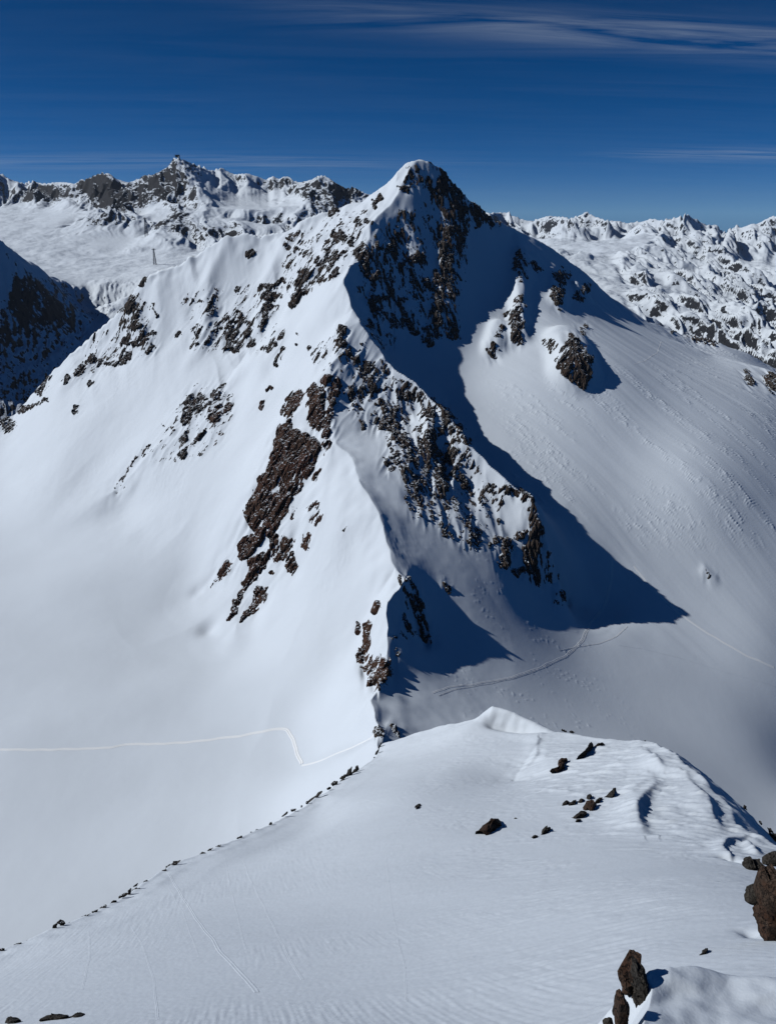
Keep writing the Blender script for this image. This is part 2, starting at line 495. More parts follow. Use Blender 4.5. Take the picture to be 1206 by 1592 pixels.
spur = L((562,500,585),(578,530,574),(600,560,562),(640,592,548),(690,640,524),(720,680,504),(765,725,485),(800,755,471),(826,772,461),(838,800,456),(850,850,452),(868,900,450),(880,940,452))
ridge = L((562,500,585),(531,514,577),(515,560,556),(508,600,540),(514,640,520),(522,688,492),(545,712,475),(560,745,456),(585,800,425),(603,850,403),(612,885,387),(626,905,376),(606,936,358),(603,985,342),(602,1040,325),(590,1072,308),(580,1087,302),(585,1120,285),(592,1150,268),(600,1200,250))
back_ridge = L((1020,503,835),(1060,519,845),(1115,531,850),(1160,548,850),(1260,600,860))
buttress = L((420,470,720),(395,540,688),(345,600,650),(290,650,625),(235,705,610),(180,762,598))
wall_left = L((437,657,540),(425,690,526),(388,778,500),(352,870,480),(325,914,472))
wall_right = L((505,690,494),(470,800,463),(440,880,448),(400,940,440),(368,968,430))
sub_rib = L((640,700,489),(690,745,488),(705,800,453),(722,850,434))
spots = L(
 # glacier to the left
 (0,760,690),(0,860,560),(0,960,462),(0,1160,331),(0,1400,240),(-200,760,690),(-250,960,462),(-250,1200,320),(200,800,577),(200,900,492),(200,1000,432),(300,1160,328),(300,1300,266),(120,1300,272),(450,1130,338),(480,1190,302),(100,1060,385),(350,1050,388),(420,1240,283),
 # foot of the left face
 (280,935,470),(330,990,428),(400,1010,405),(480,980,395),(450,1050,366),(540,1060,331),(560,1110,306),(555,1000,372),(575,1040,340),(540,1160,292),
 # left face
 (300,850,518),(350,760,537),(250,560,722),(150,650,682),(130,740,642),(160,720,642),(100,700,668),(200,640,687),(60,680,705),(300,500,747),(380,450,747),(300,430,777),(180,560,770),(400,620,606),(330,720,566),(250,800,553),(450,560,612),(480,480,637),(430,640,572),(230,860,520),(510,440,640),(520,370,700),(440,400,745),
 # between the wall and the ridge
 (550,850,421),(520,930,400),(520,800,441),(560,800,431),(520,740,470),(590,930,370),
 # front of the buttress
 (620,650,529),(600,720,476),(650,640,533),(640,770,452),(640,800,440),(680,800,446),(750,830,448),(740,860,430),(690,870,415),(660,870,408),(700,850,428),(800,850,448),(780,900,420),(760,900,415),(820,930,432),(700,950,386),(640,960,369),(665,1000,362),(640,900,385),(760,780,470),(560,620,540),(650,960,368),
 # floor of the right bowl
 (760,1000,376),(810,1000,388),(700,1060,336),(640,1100,306),(660,1130,296),(620,1080,313),(900,1080,372),(900,1000,414),(1000,950,456),(1060,945,466),(1206,1100,410),(1206,1240,330),(1000,1130,361),(1206,1040,426),(1100,1050,418),(960,950,461),(985,880,485),(1350,1100,440),(1350,1300,360),(1206,950,462),(1350,950,470),
 # slope rising on the right
 (1000,830,500),(1100,880,486),(1206,850,496),(1100,750,512),(1000,680,560),(1206,720,556),(1100,620,606),(1206,640,612),(900,640,572),(950,560,610),(1050,590,622),(850,520,636),(900,480,718),(1350,800,560),
 # bowl in the shade behind the spur
 (720,580,632),(800,650,572),(850,720,537),(900,800,503),(930,870,475),(760,560,630),
 # shaded face
 (690,400,692),(640,400,682),(600,450,648),(700,480,662),(650,520,640),(700,560,646),(600,540,606),(780,420,716),(780,500,678),(850,440,712),(740,470,684),
 # hollow behind the right shoulder
 (1080,545,808),(1150,560,800))
spots += [(45,588,-142),(70,530,-178),(125,502,-207),(137,475,-229),(20,560,-128)]
spots += [(x, 905, -330) for x in range(-650, 651, 130)] + [(x, 1000, -420) for x in range(-650, 651, 130)]
spots += [(x, 200, -262 if x < 0 else -240) for x in (-500, -300, -150, -60, 60, 150, 300, 500)]
A = Land([crest_left, crest_right, face_edge, spur, ridge, wall_left, wall_right, back_ridge, buttress], [sub_rib], spots,
         (-680, 680), (185, 1000), 1.5, (4, 10, 20), warp=(2.2, 26, 0.9, 8), keep=0.32)
A.ridge_feat([A.at(882, 530, 500, 800), A.at(892, 575, 500, 800)], [8, 15], 17, 4)
A.ridge_feat([A.at(814, 400, 500, 800), A.at(809, 450, 500, 800), A.at(806, 525, 500, 800)], [4, 9, 9], 8, 2.5)
A.ridge_feat([A.at(868, 425, 500, 800), A.at(866, 470, 500, 800)], [3.5, 5], 8, 2.5)
A.ridge_feat([A.at(903, 455, 500, 800)], 7, 9, 3)
A.ridge_feat([A.at(768, 540, 500, 800), A.at(776, 515, 500, 800)], 7, 9, 3)
A.ridge_feat([A.at(712, 330, 500, 800), A.at(710, 400, 500, 800), A.at(700, 470, 500, 800), A.at(672, 520, 500, 800)], [4, 9, 8, 7], 14, 2)
A.ridge_feat([A.at(690, 745, 400, 600), A.at(706, 800, 400, 600), A.at(725, 850, 400, 600)], [1, 2, 1], 7, 2)
for px, hs, w in ((((440,385),(418,440),(405,510),(382,545)), [3,8,9,4], 10), (((345,385),(322,450),(318,530),(300,560)), [3,7,8,3], 9), (((222,445),(205,480),(215,520),(230,545)), [4,8,8,4], 8),
                  (((150,560),(100,600)), [4,3], 9), (((505,395),(480,440),(455,475)), [5,8,5], 8), (((272,425),(262,520)), [-4,-5], 13), (((375,590),(350,680)), [-4,-3], 13), (((460,500),(430,560)), [-4,-4], 14),
                  (((590,380),(585,430),(590,490)), [4,5,3], 9), (((640,330),(650,400),(640,470)), [3,5,4], 10), (((672,290),(676,340)), [-4,-4], 8), (((620,690),(640,740)), [3,3], 8), (((665,650),(668,720),(690,760)), [3,6,4], 8), (((712,690),(715,750)), [3,4], 7)):
    A.ridge_feat([A.at(u, v, 380, 800) for u, v in px], hs, w, 2)
A.ridge_feat([A.at(325, 975, 380, 600)], -3.2, 7, 2)                  # wind scoops at the foot of the wall
A.ridge_feat([A.at(308, 915, 380, 600)], -2, 6, 2)
A.ridge_feat([A.at(1094, 890, 400, 600), A.at(1110, 900, 400, 600)], 1.4, 3.0, 2)

# ---- where bare rock shows (strokes and outlines read off the photograph, turned into a field over the land)
ROCK_STROKES = '''
637 273 661 286 10 .7;643 262 647 264 7 .6;678 252 704 286 10 .62;691 288 719 305 14 .8;719 299 755 320 8 .75;734 323 768 346 7 .7;743 333 742 350 4 .8
708 320 712 359 14 .85;700 368 695 424 17 .82;691 424 704 458 8 .8;687 445 678 484 8 .75;678 484 669 525 9 .9;695 489 708 523 3 .75;706 420 706 454 4 .7
609 368 607 402 9 .8;592 379 622 368 7 .8;626 420 661 437 9 .75;639 407 652 398 8 .8;652 437 669 446 7 .7;564 394 572 420 9 .8;579 385 583 424 6 .6;581 428 579 446 5 .8
579 456 587 489 8 .75;562 450 570 459 6 .6;596 491 635 506 7 .68;613 463 631 463 5 .62;643 459 646 462 7 .55;622 441 624 443 6 .62;626 331 631 338 5 .7;622 292 635 295 4 .8
661 357 664 360 8 .52;680 338 682 342 6 .55;674 295 676 316 4 .65;590 303 579 323 3 .8;568 342 577 349 4 .7;549 368 546 381 3 .8;575 500 600 530 10 .42;640 480 655 500 14 .42;650 370 665 400 14 .45
519 327 520 330 5 .85;453 371 466 362 5 .65;447 380 449 395 3 .62;460 387 461 389 3 .75;473 389 475 392 5 .68;555 342 557 346 4 .75;531 360 533 369 4 .75;519 367 522 375 5 .85
513 382 511 397 8 .72;520 393 522 402 5 .7;493 404 499 408 5 .72;500 417 497 429 7 .78;511 413 512 416 5 .78;519 424 520 426 5 .9;471 420 473 424 5 .75;482 433 471 448 8 .78;464 437 464 440 5 .75;471 455 457 473 5 .92
404 448 438 440 5 .97;407 459 429 459 6 .88;416 475 417 478 7 .92;413 491 407 512 4.5 .92;384 395 393 393 4 .88;437 519 438 522 5 .65;416 537 420 538 6 .65
533 512 531 533 6 .97;524 528 525 530 3 .85;506 552 505 556 3.5 .88;462 519 461 523 2 .85;442 539 435 557 2.5 .75;458 535 457 538 2 .85;544 543 542 556 4.5 .88;531 552 533 554 4 .85;564 537 566 540 6 .45;553 557 556 562 5 .9
198 467 205 479 8 .85;191 481 193 484 6 .65;205 493 206 496 6 .95;203 505 215 505 6 .8;193 510 195 511 3 .8;222 519 234 519 4 .75;220 529 222 531 5 .88;232 541 234 542 6 .92;196 526 197 528 5 .85;196 536 208 532 2.5 .85
197 555 198 556 6 .97;165 567 186 565 2.5 .75;227 429 220 441 3 .85;239 472 244 491 1.8 .85;286 467 287 470 3 .85;296 463 313 469 2.5 .75;325 469 325 488 5 .65;306 505 308 536 3 .75;313 536 327 526 3 .8;334 510 335 514 3 .9;275 519 276 522 3.5 .9
356 512 356 541 5 .88;382 507 387 531 7 .85;372 538 374 540 6 .75;365 491 367 493 6 .65;353 493 354 496 3 .85;364 520 372 528 9 .72;370 450 372 447 3 .65;372 495 375 498 4 .7
296 620 289 653 6 .9;313 615 308 639 6 .8;322 629 332 648 7 .75;337 615 339 639 7 .7;351 634 353 636 6 .65;346 600 348 602 4 .5;356 615 357 618 3 .6;344 670 345 676 3 .7;317 670 311 682 2.5 .95;289 670 288 684 2 .88;289 696 284 710 2.5 .88
270 663 268 668 3 .75;255 658 253 662 2 .85;224 701 228 699 5 .65;215 710 179 756 1.8 .9;184 760 190 757 3.5 .85;418 603 418 607 4 .95;408 627 406 635 2.5 .9;432 553 427 569 2.5 .85
123 577 125 575 5 .9;142 558 151 562 6 .85;160 564 185 564 2 .8;138 598 142 597 4 .95;71 586 60 609 5 .8;101 590 104 588 3.5 .85;116 637 119 637 3 .88;32 639 71 622 2.5 .85;151 514 144 538 1.8 .88;6 655 12 662 7 .9
463 613 448 638 7 .8;491 610 493 655 12 .99;521 608 516 623 8 .97;514 638 511 670 5 .88;511 670 501 700 5 .88;493 736 494 739 6 .75;453 793 456 790 6 .65;488 793 487 803 8 .62;476 838 474 846 7 .62;453 878 455 884 7 .8;423 888 424 894 3 .9;534 818 536 824 4 .78
510 586 510 592 7 .95;523 593 517 621 7 .97;566 571 570 569 9 .88;573 599 571 606 10 .72;545 610 545 615 5 .97;596 569 598 570 5 .75;630 616 644 616 7 .85;618 612 620 612 5 .65;594 629 594 635 6 .75;553 636 556 634 6 .6;581 655 582 650 7 .8
596 660 609 647 9 .72;618 677 629 688 9 .92;627 660 635 634 10 .62;564 658 563 664 3 .9;668 640 670 636 10 .75;687 638 698 664 8 .7;665 677 663 698 11 .83;680 672 682 670 9 .68;665 718 667 722 6 .92;685 729 689 759 7 .88;689 707 690 712 9 .8
713 707 711 737 11 .78;724 755 725 765 8 .78;708 668 724 685 7 .65;642 709 644 715 6 .75;605 720 608 716 9 .55;635 733 640 759 8 .65;642 776 652 791 10 .55;693 780 694 786 6 .68
764 758 768 760 7 .75;787 762 817 772 6 .83;820 781 836 827 6 .85;792 844 783 876 8 .88;801 834 820 830 5 .85;829 851 824 879 12 .92;843 855 854 897 9 .88;803 890 820 881 7 .92;841 895 843 898 11 .88;868 934 875 925 6 .75;729 805 728 815 5 .75;734 836 738 848 8 .72
773 837 764 848 4 .75;694 820 695 828 6 .75;776 814 777 818 3 .75;664 800 668 808 8 .55;690 908 697 922 3.5 .82;643 920 652 944 5 .75
590 940 582 952 3.5 .95;572 973 570 1001 6 .97;570 1001 558 1027 5 .95;570 1025 574 1041 10 .78;586 1037 584 1057 12 .8;596 1037 597 1042 6 .75;555 975 554 981 4 .97;621 898 622 908 3 .9;638 926 649 944 5 .75;634 900 642 912 3 .8;655 962 663 989 5 .8
634 977 616 985 6 .58;657 989 661 991 6 .85;618 1011 620 1012 4 .68;606 1035 607 1040 4 .7;586 1139 590 1145 6 .75;609 1130 620 1140 4 .5
809 398 811 429 6 .65;806 413 807 416 8 .6;818 402 840 420 4 .75;806 468 807 478 7 .75;802 489 806 508 8 .88;804 520 804 526 7 .85;786 489 787 491 3 .8;774 514 779 517 5 .75;764 540 767 551 6 .95;778 538 779 544 3 .7
871 427 876 432 8 .85;868 451 866 466 6 .88;900 460 911 449 6 .8;871 480 872 486 3 .8;906 509 907 514 6 .55;853 533 858 540 6 .65
1163 587 1165 590 5 .85;1198 590 1206 600 9 .97;1074 520 1108 528 6 .88;1048 509 1052 512 4 .85;1094 890 1108 897 5 .38
'''
ROCK_OUTLINES = [
 ([(433,672),(437,657),(455,652),(453,670),(478,672),(490,685),(497,700),(494,718),(484,735),(473,752),(462,768),(452,780),(444,800),(437,815),(428,825),(420,838),(405,840),(395,825),(383,815),(381,800),(388,778),(396,755),(405,745),(415,728),(420,710),(425,695)], .97),
 ([(373,871),(370,856),(378,836),(393,831),(408,839),(395,856),(383,871)], .95),
 ([(426,826),(461,839),(453,864),(431,879),(421,871),(421,841)], .80),
 ([(385,874),(400,864),(418,854),(421,871),(408,891),(395,907),(378,917),(368,952),(355,964),(375,914),(385,884)], .93),
 ([(400,912),(416,914),(413,932),(393,952),(370,969),(385,939)], .78),
 ([(353,866),(368,879),(340,907),(325,914),(338,889)], .80),
 ([(884,515),(895,526),(908,535),(919,555),(921,577),(913,603),(899,603),(884,592),(866,573),(860,559),(868,544),(879,533)], .72),
 ([(560,370),(600,350),(680,300),(725,330),(718,420),(715,530),(640,520),(590,500),(562,440)], .37),
 ([(560,560),(650,600),(720,690),(790,770),(730,860),(660,800),(600,690)], .34),
 ([(440,372),(520,330),(572,325),(575,345),(560,400),(545,410),(480,450),(455,478),(440,440)], .27),
 ([(290,455),(330,445),(400,440),(440,480),(420,545),(360,550),(300,545)], .25),
 ([(185,480),(215,450),(240,480),(245,550),(195,565),(150,575),(120,590),(140,545)], .25),
 ([(270,640),(300,600),(360,590),(365,660),(330,700),(280,720),(225,720)], .22),
 ([(480,540),(520,520),(560,540),(575,620),(545,650),(500,600)], .30),
 ([(630,890),(660,950),(670,1000),(620,1000),(625,930)], .27)]
COV = np.zeros((1700, 1400), np.float32)                             # photo pixels, 60 px margin left and above
for ln in ROCK_STROKES.strip().split('\n'):
    for s in ln.split(';'):
        u0, v0, u1, v1, w, c = map(float, s.split())
        if c < .92: w *= 1.3; c *= .86
        if math.hypot(u1 - u0, v1 - v0) < 7 and w < 9:
            ex_, ey_ = (0.5, -0.86) if u0 < 540 else ((0.1, -1.0) if v0 < 560 else (0.35, 0.9))
            u0 -= ex_ * w * .9; v0 -= ey_ * w * .9; u1 += ex_ * w * .9; v1 += ey_ * w * .9; w *= .8
        x0, x1 = int(min(u0, u1) - 1.9 * w) + 58, int(max(u0, u1) + 1.9 * w) + 63
        y0, y1 = int(min(v0, v1) - 1.9 * w) + 58, int(max(v0, v1) + 1.9 * w) + 63
        x0, y0 = max(x0, 0), max(y0, 0); x1, y1 = min(x1, 1400), min(y1, 1700)
        yy, xx = np.mgrid[y0:y1, x0:x1]; xx = xx - 60.0; yy = yy - 60.0
        dx, dy = u1 - u0, v1 - v0
        t = np.clip(((xx - u0) * dx + (yy - v0) * dy) / (dx * dx + dy * dy + 1e-6), 0, 1)
        d = np.hypot(xx - u0 - t * dx, yy - v0 - t * dy) / w
        COV[y0:y1, x0:x1] = np.maximum(COV[y0:y1, x0:x1], c * sstep(1.75, 0.45, d))
for poly, c in ROCK_OUTLINES:
    us = [p[0] for p in poly]; vs = [p[1] for p in poly]
    x0, x1, y0, y1 = int(min(us)) + 52, int(max(us)) + 68, int(min(vs)) + 52, int(max(vs)) + 68
    yy, xx = np.mgrid[y0:y1, x0:x1]; xx = xx - 60.0; yy = yy - 60.0
    ins = np.zeros(xx.shape, bool); dd = np.full(xx.shape, 1e9)
    for (ax, ay), (bx, by) in zip(poly, poly[1:] + poly[:1]):
        cr = ((ay > yy) != (by > yy)) & (xx < (bx - ax) * (yy - ay) / (by - ay + 1e-9) + ax)
        ins ^= cr
        dx, dy = bx - ax, by - ay; t = np.clip(((xx - ax) * dx + (yy - ay) * dy) / (dx * dx + dy * dy + 1e-6), 0, 1)
        dd = np.minimum(dd, np.hypot(xx - ax - t * dx, yy - ay - t * dy))
    sd = np.where(ins, dd, -dd)
    COV[y0:y1, x0:x1] = np.maximum(COV[y0:y1, x0:x1], c * sstep(-3.5, 2.5, sd))
def coverage(X, Y, Z):
    u, v = project(X, Y, Z)
    w = 4.0 * n2(X / 9, Z / 7, 131) + 2.4 * n2(X / 3.5, Z / 3, 133); w2 = 4.0 * n2(X / 9, Z / 7, 135) + 2.4 * n2(X / 3.5, Z / 3, 137)
    u = u + w; v = v + w2
    i = np.clip(u + 60, 0, 1398); j = np.clip(v + 60, 0, 1698)
    i0 = i.astype(int); j0 = j.astype(int); fx = i - i0; fy = j - j0
    return (COV[j0, i0] * (1 - fx) + COV[j0, i0 + 1] * fx) * (1 - fy) + (COV[j0 + 1, i0] * (1 - fx) + COV[j0 + 1, i0 + 1] * fx) * fy

def rot(X, Y, deg):
    c, s = math.cos(R(deg)), math.sin(R(deg))
    return X * c + Y * s, -X * s + Y * c
def _box(a, r):
    p = np.pad(a, r, mode='edge').astype(np.float64); c = np.cumsum(np.cumsum(p, 0), 1); c = np.pad(c, ((1, 0), (1, 0)))
    n = 2 * r + 1
    return (c[n:, n:] - c[:-n, n:] - c[n:, :-n] + c[:-n, :-n]) / (n * n)
RUG = np.clip(_box(_box(COV, 9), 9) * 2.2, 0, 1)
def rugged(X, Y, Z):
    u, v = project(X, Y, Z)
    i = np.clip(u + 60, 0, 1398).astype(int); j = np.clip(v + 60, 0, 1698).astype(int)
    return RUG[j, i]
def ribs(X, Y, Z):
    """rock ribs and snow runnels that follow the fall line; -1 in the runnels to 1 on the ribs"""
    k = np.where(X < 4 + (Y - 590) * 0.03, 0.62, -0.22)
    a = X - Z * k
    w = 2.2 * n2(X / 13, Z / 13, 141)
    r1 = 1 - 2 * np.abs(n2((a + w) / 15, Z / 60 + Y / 90, 143)) * 1.6
    r2 = 1 - 2 * np.abs(n2((a + w) / 6.2, Z / 26 + Y / 40, 145)) * 1.6
    return 0.62 * r1 + 0.38 * r2
def snow_detail(X, Y, Z):
    """wind and avalanche relief on the mountain's snow"""
    out = 0.55 * n2(X / 34, Y / 34, 3) + 0.22 * n2(X / 13, Y / 13, 5) + 0.08 * n2(X / 5, Y / 5, 8)
    calm = sstep(30, 80, X)
    out = out * (1 - 0.85 * calm)
    # flutes running down the left face
    left = sstep(40, -40, X + 0.0 * Y) * sstep(560, 640, Y) * sstep(-190, -130, Z)
    a, b = rot(X, Y, 18)
    fl = np.abs(n2(a / 17, b / 110, 11)); fl2 = n2(a / 7, b / 60, 12)
    out = out + left * (0.45 + 0.55 * sstep(-140, -60, Z)) * (5.2 * (0.35 - fl) * (0.5 + n2(X / 60, Y / 80, 17)) + 0.45 * fl2 + 0.10 * n2(a / 2.4, b / 22, 19)) + sstep(40, -40, X) * sstep(-225, -190, Z) * sstep(0.12, 0.5, n2(X / 45, Y / 60, 23)) * 0.30 * np.clip(n2(a / 1.8, b / 3.6, 24), -.1, 1)
    rg = rugged(X, Y, Z)
    out = out + rg * (1.9 * ribs(X, Y, Z) - 0.5 + 0.5 * n2(X / 4, Z / 5, 147))
    # streaks and debris down the right slope
    right = sstep(60, 110, X) * sstep(400, 480, Y)
    a, b = rot(X, Y, 46)
    aw = a + 3.5 * n2(a / 30, b / 60, 13)
    st = n2(aw / 11.0, b / 120, 14) * 0.55 + n2(aw / 4.2, b / 60, 15) * 0.20 * (0.5 + n2(a / 40, b / 60, 18)) + n2(aw / 1.8, b / 16, 16) * 0.07
    deb = sstep(-0.28, 0.35, n2(aw / 13, b / 130, 21) + 0.5 * n2(a / 60, b / 60, 20)) * sstep(-100, -130, Z) * sstep(-225, -205, Z)
    rough = np.clip(fbm2(aw / 2.2, b / 9.0, 3, 22, .7) - 0.15, 0, 1) * 0.75
    out = out + right * (st * 0.7 + deb * rough * 0.85)
    # lumps below the front of the buttress
    front = sstep(15, 40, X) * sstep(470, 440, Y) * sstep(300, 330, Y) * sstep(150, 110, X)
    out = out + front * 0.30 * np.clip(n2(X / 2.2, Y / 2.6, 25) - 0.25, 0, 1) * sstep(0.0, 0.4, n2(X / 16, Y / 12, 26))
    # flat glacier: long soft waves only
    flat = sstep(-222, -240, Z) * sstep(20, -20, X)
    out = out * (1 - 0.75 * flat) + flat * 0.9 * n2(X / 70, Y / 45, 27)
    return out

def rows(y0, y1, segs):
    """row positions with a step that varies along y: segs = [(y, step), ...]"""
    ys = [y0]
    yk = [s[0] for s in segs]; st = [s[1] for s in segs]
    while ys[-1] < y1: ys.append(ys[-1] + float(np.interp(ys[-1], yk, st)))
    return np.array(ys)

YA = rows(195, 905, [(195, 1.3), (300, 0.95), (500, 1.0), (650, 0.95), (780, 1.2), (850, 3), (905, 6)])
AA = np.linspace(-0.78, 0.72, 1190)
XA = YA[:, None] * AA[None]; YYA = np.repeat(YA[:, None], len(AA), 1)
ZA = A.h(XA, YYA)
ZA = ZA + snow_detail(XA, YYA, ZA)
def sheet_normals(X, Y, Z):
    du = np.stack([np.gradient(q, axis=1) for q in (X, Y, Z)], -1); dv = np.stack([np.gradient(q, axis=0) for q in (X, Y, Z)], -1)
    n = np.cross(du, dv); n /= np.linalg.norm(n, axis=-1)[..., None]
    return n * np.sign(n[..., 2:])
NA = sheet_normals(XA, YYA, ZA)
def sheet_part(name, mask):
    o = grid_mesh(name, XA, YYA, ZA, M_SNOW, mask=mask)
    idx = np.arange(XA.size).reshape(XA.shape)
    q = np.stack([idx[:-1, :-1], idx[:-1, 1:], idx[1:, 1:], idx[1:, :-1]], -1).reshape(-1, 4)[mask.ravel()]
    used = np.unique(q)
    o.data.normals_split_custom_set_from_vertices(NA.reshape(-1, 3)[used])
    return o
_rl = sorted([(p[1], p[0]) for p in ridge]); _xr = np.interp(YYA, [p[0] for p in _rl], [p[1] for p in _rl])
_zs = A.sample(A.levels[2][1], XA, YYA) + 5 * n2(XA / 40, YYA / 40, 151)
_gl = (XA < _xr) & (_zs < -223) & (YYA < 760); _bo = (XA > _xr) & (_zs < -222) & (YYA < 520)
_gl, _bo = _gl[:-1, :-1], _bo[:-1, :-1]
mountain = sheet_part('mountain', ~(_gl | _bo))
tag(sheet_part('glacier', _gl), 'broad flat white glacier at the foot of the lit face', kind='structure')
tag(sheet_part('snow_bowl', _bo), 'dim snowy floor of the bowl behind the near crest', kind='structure')
tag(mountain, 'steep snow covered mountain with dark rock faces above the glacier', kind='structure')
print('mountain', ZA.shape, time.time() - T0)

# ---- bare rock standing out of the snow, finer than the snow sheet
def components(mask):
    idx = -np.ones(mask.shape, np.int64); n = int(mask.sum()); idx[mask] = np.arange(n)
    e = []
    for a, b in ((idx[:, :-1], idx[:, 1:]), (idx[:-1], idx[1:]), (idx[:-1, :-1], idx[1:, 1:]), (idx[:-1, 1:], idx[1:, :-1])):
        m = (a >= 0) & (b >= 0); e.append(np.stack([a[m], b[m]], 1))
    e = np.concatenate(e); lab = np.arange(n)
    while True:
        m = np.minimum(lab[e[:, 0]], lab[e[:, 1]])
        new = lab.copy(); np.minimum.at(new, e[:, 0], m); np.minimum.at(new, e[:, 1], m)
        new = new[new]; new = new[new]
        if (new == lab).all(): break
        lab = new
    out = -np.ones(mask.shape, np.int64); out[mask] = lab
    return out
def rock_patches(land, detail, ys, as_, parent, amp=2.3, scale=1.0, big=40, maxn=290):
    X = ys[:, None] * as_[None]; Y = np.repeat(ys[:, None], len(as_), 1)
    Z = land.h(X, Y); Z = Z + detail(X, Y, Z)
    c = coverage(X, Y, Z)
    el = Z / Y
    vis = el >= np.maximum.accumulate(el, 0) - 5.0 / Y
    c = np.where(vis, c, 0)
    m = c > 0.08
    # normals of the land (smoothed by differencing over a few cells)
    def grad(k):
        dzi = (np.roll(Z, -k, 0) - np.roll(Z, k, 0)); dyi = (np.roll(Y, -k, 0) - np.roll(Y, k, 0)); dxi = (np.roll(X, -k, 0) - np.roll(X, k, 0))
        dzj = (np.roll(Z, -k, 1) - np.roll(Z, k, 1)); dxj = (np.roll(X, -k, 1) - np.roll(X, k, 1))
        gx = dzj / dxj; gy = (dzi - gx * dxi) / dyi
        return gx, gy
    gx, gy = grad(5)
    il = 1 / np.sqrt(1 + gx * gx + gy * gy)
    x, y, z, cc = X[m], Y[m], Z[m], c[m]
    nx, ny, nz = (-gx * il)[m], (-gy * il)[m], il[m]
    # rock beds dip steeply, so the patches are drawn out along them
    s = scale
    k = np.where(nx < -0.05, 1.0, -0.35)
    dl = np.stack([0.42 * k, 0.30 + 0 * k, 0.86 + 0 * k], -1); dl /= np.linalg.norm(dl, axis=1)[:, None]
    pr = (x * dl[:, 0] + y * dl[:, 1] + z * dl[:, 2]) * 0.74
    ax, ay, az = x - pr * dl[:, 0], y - pr * dl[:, 1], z - pr * dl[:, 2]
    big_n = fbm3(ax / (10 * s), ay / (10 * s), az / (10 * s), 3, 51, 0.75)
    small_n = fbm3(ax / (2.9 * s), ay / (2.9 * s), az / (2.2 * s), 4, 61, 0.75)
    u = 0.5 + 0.5 * np.tanh(0.75 * big_n + 0.8 * small_n - 0.42 * ribs(x, y, z))
    t = (cc * 1.10 - u)
    val, edge = cells3(ax / (3.0 * s), ay / (3.0 * s), az / (2.4 * s), 3)
    val2, edge2 = cells3(ax / (1.3 * s), ay / (1.3 * s), az / (1.1 * s), 9)
    ex = np.clip(t * 6, 0, 1)
    off = t * amp + ((val - 0.5) * 1.5 + (val2 - 0.5) * 0.6) * ex * s
    off = off - np.clip(0.12 - edge, 0, 1) * 4 * ex * s
    O = np.full(X.shape, -9.0); O[m] = np.clip(off, -1.2, 2.6)
    NX = np.zeros(X.shape); NY = NX.copy(); NZ = NX.copy(); NX[m] = nx; NY[m] = ny; NZ[m] = nz
    PX, PY, PZ = X + NX * O, Y + NY * O, Z + NZ * O
    bare = O > 0.0
    cellmask = bare[:-1, :-1] | bare[1:, :-1] | bare[:-1, 1:] | bare[1:, 1:]
    ok = (O > -8)
    cellmask &= ok[:-1, :-1] & ok[1:, :-1] & ok[:-1, 1:] & ok[1:, 1:]
    lab = components(cellmask)
    ids, cnt = np.unique(lab[lab >= 0], return_counts=True)
    u_, v_ = project(X, Y, Z)
    order = np.argsort(-cnt)
    pieces = [ids[k] for k in order if cnt[k] >= big][:maxn]
    print('rock cells', int(cellmask.sum()), 'pieces', len(pieces), 'of', len(ids))
    keep = np.zeros(cellmask.shape, bool)
    for i in pieces:
        pm = lab == i
        r0, r1 = np.where(pm.any(1))[0][[0, -1]]; c0, c1 = np.where(pm.any(0))[0][[0, -1]]
        sl = (slice(r0, r1 + 2), slice(c0, c1 + 2))
        uu = u_[sl].mean(); vv = v_[sl].mean()
        red = (320 < uu < 520 and 600 < vv < 980) or (550 < uu < 610 and 930 < vv < 1070)
        o = grid_mesh('rock_outcrop', PX[sl], PY[sl], PZ[sl], M_ROCK_RED if red else M_ROCK, smooth=False, mask=pm[r0:r1 + 1, c0:c1 + 1])
        child(o, parent)
        keep |= pm
    rest = cellmask & ~keep
    if rest.any():
        o = grid_mesh('scattered_rock', PX, PY, PZ, M_ROCK, smooth=False, mask=rest); child(o, parent); o['kind'] = 'stuff'
YR = rows(262, 860, [(262, 0.55), (400, 0.5), (700, 0.5), (860, 0.8)])
AR = np.linspace(-0.56, 0.56, 1750)
rock_patches(A, snow_detail, YR, AR, mountain)
print('rocks', time.time() - T0)

# ================================================================== NEAR SLOPE BELOW THE CAMERA
def LF(*p): return [P(*q) for q in p]
rim_left = LF((-180,1560,66),(-80,1520,74),(0,1480,83),(60,1452,89),(100,1436,94),(150,1415,101),(200,1390,110),(270,1346,130),(330,1320,142),(420,1283,165),(500,1236,195),(550,1202,222),(583,1178,241),(592,1158,257))
rim_top = LF((592,1158,257),(640,1142,252),(700,1126,243),(742,1117,236),(790,1124,231),(840,1135,222),(880,1139,215),(960,1150,200),(1012,1153,188),(1045,1170,172),(1070,1192,158),(1100,1217,146),(1125,1246,132),(1150,1288,116),(1190,1308,104),(1260,1340,92),(1400,1400,80))
step_edge = LF((842,1134,219),(838,1160,207),(815,1190,193),(800,1215,178))
lip_line = LF((968,1592,10.4),(998,1560,11.5),(1009,1540,11.9),(1004,1514,12.3),(1016,1503,12.6),(1060,1507,12.9),(1120,1518,12.9),(1206,1524,12.8),(1300,1530,12.6))
